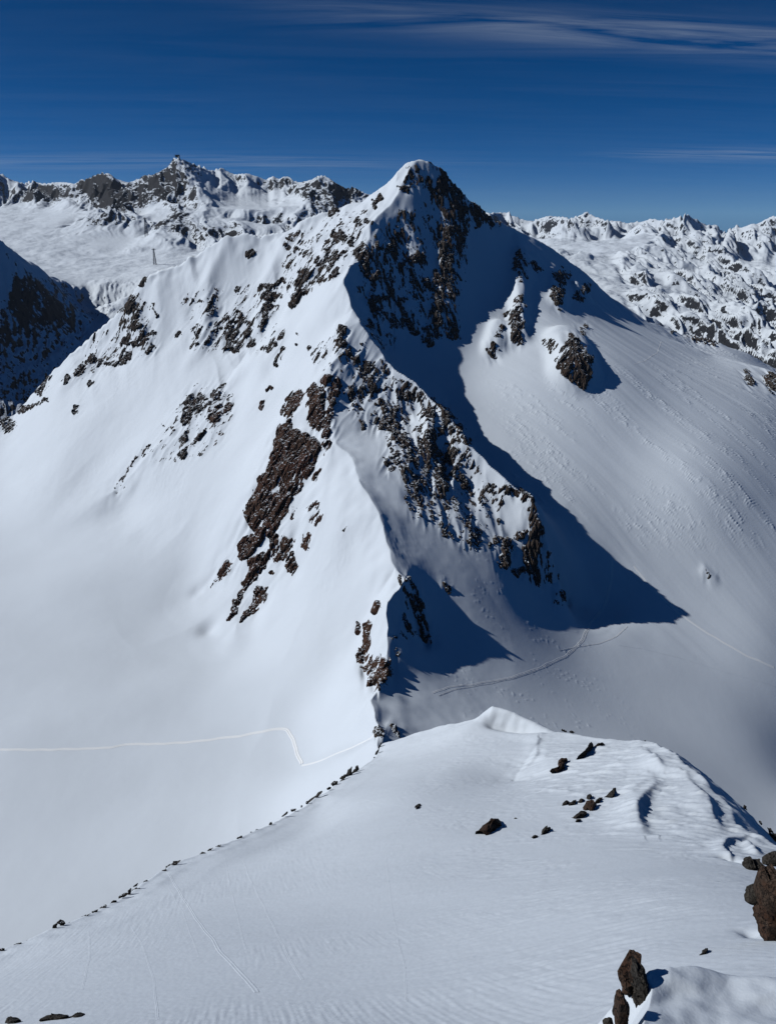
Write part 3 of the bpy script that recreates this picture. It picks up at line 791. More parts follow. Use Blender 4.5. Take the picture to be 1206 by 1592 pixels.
fspots = LF((0,1592,44),(150,1592,40),(300,1592,37),(600,1592,34),(800,1592,30),(900,1592,26),(-150,1592,46),
 (600,1450,66),(300,1450,73),(150,1480,72),(900,1450,46),(600,1350,100),(400,1350,118),(450,1420,84),(900,1350,80),(1100,1380,50),(1030,1440,37),(1090,1475,27),(1206,1480,25),(960,1500,34),(1000,1450,40),(1150,1440,31),(1206,1400,36),
 (600,1250,150),(800,1250,140),(1000,1250,122),(1050,1300,98),(950,1300,108),(1100,1340,72),(700,1180,202),(850,1180,186),(930,1200,165),(1000,1180,163),(760,1150,222),(650,1180,215),(500,1300,150),(1150,1340,66),(1206,1360,56),(1070,1240,128))
fspots += LF((1030,1592,10.7),(1080,1592,10.9),(1140,1592,11.2),(1206,1592,11.5),(1400,1592,11.8),(1040,1550,11.9),(1100,1555,12.0),(1160,1558,12.0),(1300,1480,25),(1400,1450,30))
fspots += [(0,0,-1.7)] + [(x,2,-5.5) for x in (-40,-20,-5,0,5,20,40)] + [(x,5,-9.5) for x in (-60,-30,-15,-6,0,5,12,30)] + [(x,8,-13.2) for x in (-14,-5,3,8,14)] + [(4.4,12,-20),(3.6,14,-24),(0,14,-24),(-7,14,-24.5),(5.4,16,-25)] + [(-70,20,-60),(-30,12,-28),(-100,40,-120),(60,20,-40),(75,50,-70)]
fspots += [(x,330,-262 if x < 50 else -350) for x in (-160,-80,0,80,160,220)] + [(-160,y,-262) for y in (60,120,180,250)] + [(220,y,-360) for y in (60,120,180,250)] + [(-120,60,-190),(150,60,-230)]
def beyond(line, dx, dy, dz, skip=0): return [(p[0] + dx, p[1] + dy, p[2] + dz) for p in line[skip:]]
fspots += beyond(rim_left, -9, 9, -34) + beyond(rim_left, -26, 26, -115)
fspots += beyond(rim_top[2:9:2], 0, 20, -18) + beyond(rim_top[2:9:2], 8, 60, -75) + beyond(rim_top[9:], 12, 1, -9.8) + beyond(rim_top[9:], 30, 5, -33) + beyond(rim_top[9::2], 60, 34, -110)
B = Land([rim_left, rim_top, step_edge, lip_line], [], fspots, (-130, 190), (0, 330), 0.5, (1.5, 4, 9), warp=(0.7, 11, 0.25, 3.2), keep=0.35)
def fat(u, v, y0=8, y1=270): return B.at(u, v, y0, y1, 2500)
_h = [P(740,1117,239),P(766,1120,237),P(800,1126,233),P(840,1136,226),P(880,1140,218)]
B.ridge_feat([(p[0], p[1] + 2.5) for p in _h], [0.6, 7.0, 6.2, 3.8, 0.4], 4.8, 3.2)
B.ridge_feat([(p[0], p[1] - 5.0) for p in _h[1:4]], [-2.4, -3.8, -2.2], 3.0, 2)
def lip(land, pts, hs, w_left, w_right):
    """wind lip: soft on the left of its line, cut off sharply on the right"""
    pts = [(p[0], p[1]) for p in pts]
    def fn(X, Y):
        out = np.zeros(X.shape); W = 3 * max(w_left, w_right)
        m = (X > min(p[0] for p in pts) - W) & (X < max(p[0] for p in pts) + W) & (Y > min(p[1] for p in pts) - W) & (Y < max(p[1] for p in pts) + W)
        if not m.any(): return out
        xs, ys = X[m], Y[m]; best = np.full(xs.shape, 1e9); hh = np.zeros(xs.shape); sg = np.zeros(xs.shape)
        for (ax, ay), (bx, by), ha, hb in zip(pts[:-1], pts[1:], hs[:-1], hs[1:]):
            dx, dy = bx - ax, by - ay; L_ = dx * dx + dy * dy + 1e-9
            t = np.clip(((xs - ax) * dx + (ys - ay) * dy) / L_, 0, 1)
            d = np.hypot(xs - ax - t * dx, ys - ay - t * dy)
            c = d < best; best = np.where(c, d, best); hh = np.where(c, ha + (hb - ha) * t, hh); sg = np.where(c, np.sign(dx * (ys - ay) - dy * (xs - ax)), sg)
        w = np.where(sg > 0, w_left, w_right)
        out[m] = hh * np.exp(-(best / w) ** 2)
        return out
    land.feats.append(fn)
lip(B, [fat(1000, 1300), fat(988, 1275), fat(986, 1258), fat(998, 1240), fat(1016, 1222), fat(1008, 1205)], [0.3, 1.4, 1.9, 1.5, 0.9, 0.2], 3.6, 1.35)
lip(B, [fat(1022, 1295), fat(1012, 1262), fat(1024, 1236)], [-0.3, -0.8, -0.3], 2.0, 5.0)
lip(B, [fat(1118, 1300), fat(1108, 1275), fat(1098, 1250), fat(1080, 1228), fat(1062, 1205)], [0.2, 1.1, 1.3, 1.1, 0.4], 3.2, 1.2)
lip(B, [fat(1030, 1200), fat(1018, 1182), fat(1000, 1165)], [0.3, 1.0, 0.6], 3.0, 1.1)
lip(B, [fat(975, 1240), fat(985, 1225), fat(1000, 1215)], [0.2, 0.7, 0.3], 2.4, 1.1)
lip(B, [fat(940, 1252), fat(960, 1236), fat(985, 1228)], [0.1, 0.5, 0.2], 2.2, 1.0)
lip(B, [fat(1175, 1345), fat(1140, 1338), fat(1120, 1322), fat(1130, 1308), fat(1160, 1302)], [0.2, 0.6, 0.9, 0.8, 0.3], 1.4, 0.5)
B.ridge_feat([fat(1135, 1330), fat(1150, 1338)], [-1.8, -1.2], 1.3, 2)
B.ridge_feat([fat(1160, 1316), fat(1172, 1328)], [1.3, 0.9], 0.9, 2)
B.ridge_feat([fat(1188, 1455), fat(1172, 1447)], -0.7, 0.8, 2)
lip(B, [fat(820, 1240), fat(850, 1230), fat(890, 1232)], [0.1, 0.6, 0.1], 0.6, 2.0)
lip(B, [fat(800, 1212), fat(832, 1178), fat(836, 1150)], [0.2, 0.9, 0.6], 3.5, 0.8)
def near_detail(X, Y, Z):
    s = np.clip(Y / 60, 0.25, 2.2)
    out = 0.4 * n2(X / 28, Y / 28, 71) + 0.03 * n2(X / 8, Y / 9, 72)
    a, b = rot(X, Y, 8)
    wig = 0.8 * n2(X / 9, Y / 9, 73)
    rip = n2(a / 4.2, (b + wig) / 0.62, 74) + 0.6 * n2(a / 1.6, (b + wig) / 0.30, 75)
    zone = 0.25 + 0.75 * sstep(-2, 20, X) * sstep(0.0, 0.35, 0.25 + n2(X / 16, Y / 18, 82))
    out = out + rip * 0.13 * zone + 0.02 * n2(X / 0.45, Y / 0.45, 83) + 0.05 * zone * n2(a / 9, (b + wig) / 2.2, 84) + 0.030 * sstep(0.0, 0.4, n2(X / 22, Y / 26, 85) + .1) * n2((X + 0.25 * Y) / 0.34, Y / 6.0, 86)
    # scoured crust on the crest, upper right
    crust = sstep(28, 50, X) * sstep(70, 105, Y) * sstep(215, 190, Y)
    out = out + crust * (0.85 * np.clip(n2(a / 6, (b + 0.5 * a) / 2.4, 76) - 0.08, 0, 1) + 0.34 * np.clip(n2(a / 2.4, (b + .4 * a) / 1.1, 77), 0, 1))
    # small crumbs and chunks
    out = out + 0.10 * np.clip(n2(X / 0.8, Y / 0.6, 78) - 0.55, 0, 1) * np.clip(n2(X / 9, Y / 9, 79) + 0.2, 0, 1) * 2
    nearb = sstep(18, 15, Y) * sstep(1, 3, X)
    out = out * (1 - 0.75 * nearb) + nearb * (0.10 * n2(X / 1.6, Y / 1.1, 80) + 0.05 * n2(X / 0.5, Y / 0.4, 81))
    return out
YB = rows(7, 300, [(7, 0.10), (20, 0.16), (50, 0.30), (120, 0.55), (240, 0.7), (300, 1.6)])
AB = np.linspace(-0.86, 0.92, 900)
XB = YB[:, None] * AB[None]; YYB = np.repeat(YB[:, None], len(AB), 1)
ZB = B.h(XB, YYB); ZB = ZB + near_detail(XB, YYB, ZB)
slope = grid_mesh('snow_slope', XB, YYB, ZB, M_SNOW_NEAR)
tag(slope, 'wind packed snow slope falling away below the camera to the col', kind='structure')
print('slope', ZB.shape, time.time() - T0)

# ================================================================== FAR LAND, LEFT: glacier basin and its peaks
m_crest = L((-200,300,3700),(-80,285,3600),(0,268,3500),(16,276,3450),(38,285,3400),(75,287,3300),(115,289,3200),(128,279,3100),(158,268,3000),(178,276,2950),(197,291,2900),(218,284,2850),(240,268,2800),(262,256,2740),(275,240,2700),(292,251,2740),(322,263,2820),(345,262,2880),(380,276,2950),(410,281,2950),(430,273,2900),(445,273,2880),(462,284,2850),(480,279,2700),(500,271,2600),(520,284,2600),(545,295,2600),(562,302,2600),(640,335,2600),(760,345,2700))
m_spur1 = L((275,243,2700),(292,275,2580),(312,305,2450),(322,322,2390),(300,335,2300),(262,352,2200),(238,372,2080))
m_spur2 = L((158,268,3000),(160,295,2850),(148,318,2700),(128,338,2560),(116,352,2480))
m_spur3 = L((500,271,2600),(488,300,2480),(470,320,2400),(452,340,2280))
m_spur4 = L((322,322,2390),(345,338,2280),(335,352,2180),(318,372,2090))
m_spur5 = L((345,338,2280),(390,345,2250),(410,352,2200),(440,362,2150))
m_spur6 = L((240,268,2800),(225,295,2650),(205,315,2560),(190,330,2500))
d_crest = L((-160,300,1120),(-40,360,1200),(0,377,1250),(28,396,1290),(58,427,1335),(98,465,1390),(135,488,1450),(168,500,1500))
m_spots = L((30,322,3150),(100,306,3100),(120,362,2480),(170,345,2560),(205,352,2500),(180,400,2000),(235,402,1900),(320,392,2000),(420,352,2280),(0,330,2950),(130,312,3000),(0,400,1900),(100,440,1600),(170,482,1400),(215,445,1500),(120,330,2700),(60,360,2300),(260,310,2500),(240,330,2400),(210,370,2250),(280,380,2060),(380,320,2600),(420,325,2550),(350,290,2750),(410,300,2750),(390,365,2150),(-150,330,2950),(-200,400,1900),(250,425,1600),(330,420,1700),(480,350,2300),(60,330,2900),
 (-30,420,1185),(-120,500,1060),(0,600,1075),(40,540,1160),(60,570,1130),(90,590,1120),(130,540,1290),(160,512,1400),(0,640,1010),(60,620,1050),(-100,640,1000),(-200,700,980),(180,520,1300),(220,500,1400))
m_spots += [(x, 880, -420) for x in (-700, -550, -400, -250, -100, 100, 300, 600)] + [(x, 5200, -250) for x in (-3000, -1500, 0, 1200)] + [(x, 4300, -60) for x in (-2800, -1500, 0, 1200)] + [(300, 1600, -300), (600, 1800, -300), (900, 2600, -300), (-200, 1200, -300), (0, 1400, -280)]
C = Land([m_crest, m_spur1, m_spur2, m_spur3, m_spur4, m_spur6, d_crest], [m_spur5], m_spots, (-2700, 900), (840, 4500), 9, (14, 34, 70), warp=(9, 90, 3.5, 30), keep=0.30)
def far_detail(X, Y, Z0, land, amp, wl, seed, steep=(0.28, 0.7)):
    e = wl * 0.12
    gx = (land.sample(land.H, X + e, Y) - land.sample(land.H, X - e, Y)) / (2 * e); gy = (land.sample(land.H, X, Y + e) - land.sample(land.H, X, Y - e)) / (2 * e)
    st = sstep(steep[0], steep[1], np.hypot(gx, gy))
    q = wl / 100.0
    wx = 30 * q * n2(X / (160 * q), Y / (160 * q), seed + 1) + 9 * q * n2(X / (45 * q), Y / (45 * q), seed + 2)
    sk = X + wx + 0.25 * (Y - Y.mean())
    r1 = 1 - np.abs(n2(sk / (100 * q), Y / (420 * q), seed + 4)) * 2.4
    r2 = 1 - np.abs(n2((sk + 0.4 * wx) / (38 * q), Y / (150 * q), seed + 6)) * 2.4
    r3 = 1 - np.abs(n2((sk + 0.7 * wx) / (15 * q), Y / (55 * q), seed + 8)) * 2.4
    r4 = n2(X / (8 * q), Y / (13 * q), seed + 9)
    bro = fbm2(X / (170 * q), Y / (170 * q), 4, seed + 11)
    rr = 0.58 * r1 + 0.30 * r2 + 0.14 * r3 + 0.05 * r4 + 0.40 * bro - 0.20
    rr = rr * (0.58 + 0.42 * sstep(0, 1.3 * wl, land.sample(land.dist, X, Y)))
    return st * amp * rr + (1 - st) * amp * 0.10 * fbm2(X / (wl * .7), Y / (wl * .7), 4, seed + 3), st
def fit_skyline(X, Y, Z, line, reach, seed, jag):
    """raise or lower the crest so that its outline has the heights read off the photograph"""
    lu = np.array(line[0::2], float); lv = np.array(line[1::2], float)
    rz = np.array([ratio(a, b)[1] for a, b in zip(lu, lv)]); rx = np.array([ratio(a, b)[0] for a, b in zip(lu, lv)])
    a = X[0] / Y[0]
    for _ in range(2):
        k = np.argmax(Z / Y, 0); yk = Y[k, np.arange(Y.shape[1])]; e = (Z / Y).max(0)
        want = np.interp(a, rx, rz)
        d = (want - e) * yk + jag * n2(a * 900, a * 0 + 5, seed)
        d = np.where((a >= rx[0] - .12) & (a <= rx[-1] + .12), d, 0)
        d = np.convolve(np.pad(d, 2, mode='edge'), np.ones(5) / 5, 'valid')
        yk = np.convolve(np.pad(yk, 6, mode='edge'), np.ones(13) / 13, 'valid')
        Z = Z + d * np.exp(-((Y - yk) / reach) ** 2)
    return Z
YC = rows(900, 3900, [(900, 3.0), (1500, 3.4), (2000, 5.5), (2700, 5.5), (3200, 9), (3900, 30)])
AC = np.linspace(-0.66, 0.16, 640)
XC = YC[:, None] * AC[None]; YYC = np.repeat(YC[:, None], len(AC), 1)
ZC = C.h(XC, YYC)
dz, st = far_detail(XC, YYC, ZC, C, 44, 120, 91, (0.12, 0.40))
near_peak = sstep(1700, 1560, YYC)
uC, vC = project(XC, YYC, ZC)
sm = 0.0
for cu, cv, ru, rv in ((380,306,60,26),(332,284,24,20),(240,332,34,13),(100,335,40,22),(455,318,22,16),(200,375,60,18),(430,300,22,10)): sm = np.maximum(sm, np.exp(-(((uC - cu) / ru) ** 2 + ((vC - cv) / rv) ** 2) ** 2))
dz = dz * (1 - 0.85 * sm); st = st * (1 - 0.9 * sm)
dz2, st2 = far_detail(XC, YYC, ZC, C, 9, 38, 95, (0.2, 0.5))
ZC = ZC + dz * (1 - near_peak) + dz2 * near_peak
uC, vC = project(XC, YYC, ZC)
ZC = fit_skyline(XC, YYC, ZC, [-40,282,0,268.5,12,276,19,280,32,283,37,285,50,280,53,281,62,284,75,285,82,283,100,283,112,284,118,286,122,280,134,278,147,272,159,268,172,270,179,277,189,280,197,283,206,282,214,278,224,272,239,271,249,266,259,260,266,252,270,245,276,243,281,246,305,256,323,262,325,265,337,263,345,260,352,265,365,271,384,269,397,273,414,279,424,273,429,276,435,278,442,273,452,276,459,282,469,283,486,278,496,272,506,273,519,282,539,293,549,290,564,298,640,330], 260, 161, 3.0)
uC, vC = project(XC, YYC, ZC)
bareC = -0.20 + 0.26 * np.maximum(st * (1 - near_peak), st2 * near_peak)
def blob(u, v, cu, cv, ru, rv, k): return k * np.exp(-(((u - cu) / ru) ** 2 + ((v - cv) / rv) ** 2) ** 2)
for bl in ((70,302,50,14,.28),(150,285,28,22,.3),(185,305,40,22,.28),(150,343,36,13,.2),(250,280,36,26,.25),(275,345,34,24,.3),(340,355,28,18,.22),(430,285,22,14,.2),(500,300,40,24,.15),(540,292,26,14,.3),(60,480,90,70,-.10),(0,440,16,40,-.5),(400,350,40,14,.12)):
    bareC = bareC + blob(uC, vC, *bl)
for bl in ((60,395,120,40,-.4),(330,290,22,20,-.35),(380,310,60,20,-.3),(230,325,30,14,-.2),(215,440,90,40,-.4),(100,340,30,20,-.3)):
    bareC = bareC + blob(uC, vC, *bl)
far_land = grid_mesh('glacier_mountains', XC, YYC, ZC, M_FAR, attrs={'bare': bareC})
tag(far_land, 'distant glacier basin ringed by dark rocky peaks', kind='structure')
print('far left', ZC.shape, time.time() - T0)

# ================================================================== FAR LAND, RIGHT: the range on the horizon
r_crest = L((560,345,7050),(700,345,6850),(760,345,6650),(790,335,6450),(812,346,6450),(830,345,6350),(852,336,6250),(882,340,6150),(913,330,6050),(930,338,6100),(945,344,6150),(985,350,6150),(1005,346,6050),(1022,343,5950),(1048,341,5750),(1067,332,5650),(1080,340,5700),(1095,350,5850),(1135,363,6050),(1150,357,6000),(1170,349,5950),(1190,347,5900),(1206,337,5850),(1260,328,5850),(1330,338,5850),(1450,330,5950))
r_ridge = L((1067,332,5650),(1052,352,5300),(1028,366,5000),(1010,378,4600),(985,388,4300),(955,394,4050),(920,398,3900),(890,395,3850))
r_branch = L((1010,378,4600),(1032,400,4250),(1062,430,3850),(1095,455,3500),(1130,480,3200),(1160,505,2950),(1206,548,2650),(1300,620,2300))
r_rib1 = L((985,388,4300),(1000,420,3700),(1020,455,3200),(1045,490,2800))
r_rib2 = L((955,394,4050),(960,420,3500),(985,455,3000),(1010,490,2600))
r_rib3 = L((1062,430,3850),(1075,465,3200),(1095,505,2700))
r_rib4 = L((920,398,3900),(925,420,3500),(940,450,3000))
r_side1 = L((1135,363,6050),(1150,385,5600),(1165,400,5300))
r_spots = L((850,366,5850),(900,368,5700),(960,368,5700),(1100,380,5500),(1150,410,5000),(1206,430,4600),(1180,470,4100),(1206,520,3600),(1130,440,4400),(1110,410,4800),(1190,390,5600),(1206,380,5700),(860,400,4200),(900,420,3500),(980,430,3400),(1005,450,3050),(1040,440,3400),(1050,470,3000),(1070,500,2650),(1110,500,2850),(1150,540,2500),(960,460,2800),(1000,495,2450),(1206,600,2200),(1300,560,3000),(1300,480,4200),(1350,420,5200),(800,390,4800),(820,430,3400))
r_spots += [(x, 900, -500) for x in (-200, 100, 300, 600, 900)] + [(x, 1500, -420) for x in (200, 500, 800, 1200)] + [(x, 9500, -500) for x in (-500, 1500, 3500, 5500)] + [(-400, 5000, -400), (-300, 3000, -400), (0, 6500, -200)]
D = Land([r_crest, r_ridge, r_branch, r_rib1, r_rib2, r_rib3, r_rib4, r_side1], [], r_spots, (-200, 4800), (860, 7900), 16, (24, 60, 130), warp=(22, 240, 9, 80), keep=0.30)
YD = rows(900, 7600, [(900, 14), (2200, 6.5), (3500, 8), (4500, 11), (6000, 9), (6700, 14), (7600, 60)])
AD = np.linspace(0.08, 0.66, 440)
XD = YD[:, None] * AD[None]; YYD = np.repeat(YD[:, None], len(AD), 1)
ZD = D.h(XD, YYD)
dz, st = far_detail(XD, YYD, ZD, D, 155, 330, 101, (0.06, 0.34))
dzb, stb = far_detail(XD, YYD, ZD, D, 110, 200, 107, (0.06, 0.34))
nr = sstep(4600, 3900, YYD)
ZD = ZD + dz * (1 - nr) + dzb * nr
ZD = fit_skyline(XD, YYD, ZD, [700,345,780,340,794,334,805,338,819,343,833,342,851,335,872,336,886,339,900,335,912,329,925,336,942,342,957,343,974,347,999,344,1013,339,1027,342,1052,338,1068,332,1077,340,1084,340,1094,349,1112,357,1130,363,1147,356,1169,347,1179,350,1186,343,1200,335,1206,337,1300,335], 650, 163, 9.0)
bareD = -0.33 + 0.30 * np.where(nr > .5, stb, st) - 0.06 * sstep(4300, 5200, YYD)
range_ = grid_mesh('mountain_range', XD, YYD, ZD, M_RANGE, attrs={'bare': bareD})
tag(range_, 'snowy mountain range along the horizon', kind='structure')
print('far right', ZD.shape, time.time() - T0)

# land out to the horizon, below everything else
gr = np.concatenate([[50], np.geomspace(400, 8800, 30)]); ga = np.linspace(0, 2 * np.pi, 97)
GXX = gr[:, None] * np.cos(ga)[None]; GYY = gr[:, None] * np.sin(ga)[None]
GZZ = -900 - 700 * sstep(3000, 15000, np.hypot(GXX, GYY)) + 200 * ridged2(GXX / 2600, GYY / 2600, 4, 120) * sstep(5000, 12000, np.hypot(GXX, GYY)) - (GXX ** 2 + GYY ** 2) / 12.7e6
ground = grid_mesh('ground', GXX, GYY, GZZ, M_SNOW)
tag(ground, kind='structure')

# ================================================================== ROCKS ON THE NEAR SLOPE
def sheet_z(x, y, ys, as_, Z):
    x = np.asarray(x, float); y = np.asarray(y, float)
    r = np.clip(np.interp(y, ys, np.arange(len(ys))), 0, len(ys) - 1.001); c = np.clip((x / y - as_[0]) / (as_[1] - as_[0]), 0, len(as_) - 1.001)
    i = r.astype(int); j = c.astype(int); fr = r - i; fc = c - j
    return (Z[i, j] * (1 - fc) + Z[i, j + 1] * fc) * (1 - fr) + (Z[i + 1, j] * (1 - fc) + Z[i + 1, j + 1] * fc) * fr
def hit(u, v, ys, as_, Z, y0=None, y1=None):
    """point of a built sheet seen through a photo pixel"""
    rx, rz = ratio(u, v)
    y = np.linspace(y0 or ys[0] + .5, y1 or ys[-1] - 1, 4000)
    z = sheet_z(rx * y, y, ys, as_, Z)
    g = z - rz * y
    k = int(np.argmax(g > 0)) if (g > 0).any() else int(np.argmax(g))
    if k > 0 and g[k] > 0:
        t = g[k - 1] / (g[k - 1] - g[k]); yy = y[k - 1] + t * (y[k] - y[k - 1])
    else: yy = y[k]
    return rx * yy, yy, float(sheet_z(rx * yy, yy, ys, as_, Z))
def hitB(u, v): return hit(u, v, YB, AB, ZB, 8, 285)
def resample(poly, n):
    p = np.array(poly + poly[:1], float); d = np.r_[0, np.cumsum(np.hypot(*np.diff(p, axis=0).T))]
    t = np.linspace(0, d[-1], n, endpoint=False)
    return np.stack([np.interp(t, d, p[:, 0]), np.interp(t, d, p[:, 1])], 1)
def rough_rock(name, co, quads, size, mat, seed, amt=0.16):
    """break a smooth closed form into facets and cracks"""
    ctr = co.mean(0)
    d = co - ctr; dn = d / (np.linalg.norm(d, axis=1)[:, None] + 1e-6)
    s = size * 0.42
    v1, e1 = cells3(co[:, 0] / s + seed, co[:, 1] / s, co[:, 2] / (s * 1.5), 5)
    v2, e2 = cells3(co[:, 0] / (s * .45) + seed, co[:, 1] / (s * .45), co[:, 2] / (s * .6), 11)
    k = (v1 - 0.5) * amt * size + (v2 - 0.5) * amt * 0.45 * size - np.clip(0.12 - e1, 0, 1) * amt * 2.2 * size
    k = k + fbm3(co[:, 0] / (size * .22), co[:, 1] / (size * .22), co[:, 2] / (size * .10), 4, seed, .62) * size * 0.07
    co = co + dn * k[:, None]
    rr0 = np.random.RandomState(int(seed * 100) % 99991)
    ext = np.abs(co - ctr).max(0) + 1e-6
    for _ in range(16):
        pn = rr0.normal(size=3); pn[1] *= 2.6; pn /= np.linalg.norm(pn)
        q_ = (co - ctr) / ext
        dd = q_ @ pn; lim = dd.max() * rr0.uniform(.74, .97)
        q_ = q_ - np.clip(dd - lim, 0, None)[:, None] * pn * 0.92
        co = ctr + q_ * ext
    return quads_mesh(name, co, quads, mat, smooth=False)
def pillow(name, poly, y, thick, mat, seed, n=40, rings=9, amt=0.10, lean=0.0):
    """a standing block: silhouette in the upright plane at distance y, with real thickness"""
    o = resample(poly, n); c = o.mean(0)
    W = np.array([P(u, v, y) for u, v in o]); C0 = W.mean(0)
    size = float(np.ptp(W[:, 0]) + np.ptp(W[:, 2])) / 2
    co = []
    prof = [math.cos(t) for t in np.linspace(0, math.pi, rings)]        # front to back
    for t in prof:
        k = max(1 - abs(t) ** 3.2, 0.0) ** 0.5 if abs(t) < 1 else 0.0
        k = 0.25 + 0.75 * k if abs(t) < 0.999 else 0.12
        ring = C0 + (W - C0) * k
        ring[:, 1] = y - t * thick * (1.0) + (ring[:, 2] - C0[2]) * lean
        co.append(ring)
    co = np.concatenate(co)
    q = [(r * n + i, r * n + (i + 1) % n, (r + 1) * n + (i + 1) % n, (r + 1) * n + i) for r in range(rings - 1) for i in range(n)]
    nv = len(co); co = np.concatenate([co, [co[:n].mean(0)], [co[-n:].mean(0)]])
    for i in range(0, n, 2):
        q.append((nv, (i + 2) % n, i + 1, i)); q.append((nv + 1, (rings - 1) * n + i, (rings - 1) * n + i + 1, (rings - 1) * n + (i + 2) % n))
    return rough_rock(name, co, np.array(q), size, mat, seed, amt)
def mound(name, poly, height, mat, seed, n=28, rings=6, amt=0.14, surf=hitB):
    """a rock bedded in the snow: outline lies on the slope, body rises out of it"""
    o = resample(poly, n)
    W = np.array([surf(u, v) for u, v in o]); C0 = W.mean(0)
    size = float(max(np.ptp(W[:, 0]), np.ptp(W[:, 1]), 0.3))
    h = 0.45 * height * min(np.ptp(W[:, 0]), np.ptp(W[:, 1]) + 0.2) + 0.10
    co = []
    for r in np.linspace(1.06, 0.12, rings):
        ring = C0 + (W - C0) * r
        lift = h * (1 - max(r, 0) ** 2.6) - (0.25 if r > 1 else 0.0)
        ring[:, 2] += lift; ring[:, 1] -= lift * 0.35
        co.append(ring)
    co = np.concatenate(co); nv = len(co)
    co = np.concatenate([co, [co[-n:].mean(0)]])
    q = [(r * n + i, r * n + (i + 1) % n, (r + 1) * n + (i + 1) % n, (r + 1) * n + i) for r in range(rings - 1) for i in range(n)]
    b = (rings - 1) * n
    for i in range(0, n, 2): q.append((b + i, b + i + 1, b + (i + 2) % n, nv))
    return rough_rock(name, co, np.array(q), size, mat, seed, amt)
def cr(x0, y0, k, pts): return [(x0 + x / k, y0 + y / k) for x, y in pts]
c6 = lambda *p: cr(906, 1300, 4.02, p)
c5 = lambda *p: cr(700, 1080, 2.383, p)
cL = lambda *p: cr(0, 1280, 3.015, p)
_seed = [100]
def sd(): _seed[0] += 1.37; return _seed[0]
def rock(o, label, group=None): return tag(o, label, 'rock', group)
yb = hitB(1180, 1462)[1]
rock(pillow('boulder', c6((1090,240),(1140,232),(1185,245),(1206,228),(1265,300),(1265,520),(1206,585),(1180,630),(1110,665),(1100,560),(1090,450),(1078,380),(1085,300)), yb, 1.2, M_ROCK_NEAR, sd(), 96, 25), 'tall rust brown rock slab standing in the snow at the edge of the picture')
rock(pillow('boulder', c6((1018,400),(1035,350),(1060,325),(1092,315),(1095,405),(1050,412)), yb + 0.6, 0.5, M_ROCK_GREY, sd(), 32, 9), 'small dark rock leaning against the tall rust brown slab')
yn = 12.3
rock(pillow('boulder', c6((230,880),(240,850),(270,845),(290,810),(312,790),(340,750),(367,745),(350,768),(335,795),(325,840),(318,900),(306,1000),(282,1040),(262,995),(265,960),(240,910)), yn + 0.25, 0.38, M_ROCK_NEAR, sd(), 84, 21), 'red brown pointed rock above the near snow lip')
rock(pillow('boulder', c6((308,900),(325,818),(382,820),(386,870),(396,920),(412,975),(406,1022),(355,1052),(308,1028),(298,980)), yn, 0.42, M_ROCK_GREY, sd(), 84, 21), 'blocky grey rock beside the red brown pointed rock')
yl = 10.9
rock(pillow('boulder', c6((205,1060),(220,1003),(247,1000),(277,1040),(267,1120),(255,1215),(208,1215)), yl, 0.3, M_ROCK_NEAR, sd(), 64, 17), 'narrow brown rock at the bottom edge below the grey block')
rock(pillow('boulder', c6((183,1110),(196,1075),(208,1050),(207,1112)), yl + .3, 0.12, M_ROCK_GREY, sd(), 24, 7), 'thin dark rock sliver beside the narrow brown rock')
rock(pillow('boulder', c6((130,1180),(155,1153),(190,1162),(195,1215),(130,1215)), yl + .2, 0.2, M_ROCK_GREY, sd(), 24, 7), 'dark rock tip just showing at the bottom edge')
rock(mound('boulder', c6((733,752),(740,720),(765,710),(782,712),(765,742)), 0.6, M_ROCK_GREY, sd()), 'single small black rock lying on smooth snow above the near lip')
ye = hitB(1172, 1352)[1]
rock(pillow('boulder', c6((998,197),(1028,150),(1060,148),(1064,170),(1112,163),(1107,212),(1062,222),(1040,202)), ye, 0.9, M_ROCK_GREY, sd(), 64, 17), 'dark jagged rock below the wind scoop in the snow')
rock(pillow('boulder', c6((1108,165),(1150,125),(1206,108),(1262,130),(1250,160),(1160,170)), ye + 1.2, 0.9, M_ROCK_GREY, sd(), 64, 17), 'dark rock behind the tall slab at the edge of the picture')
G5 = 'rocks scattered on the crest of the near slope'
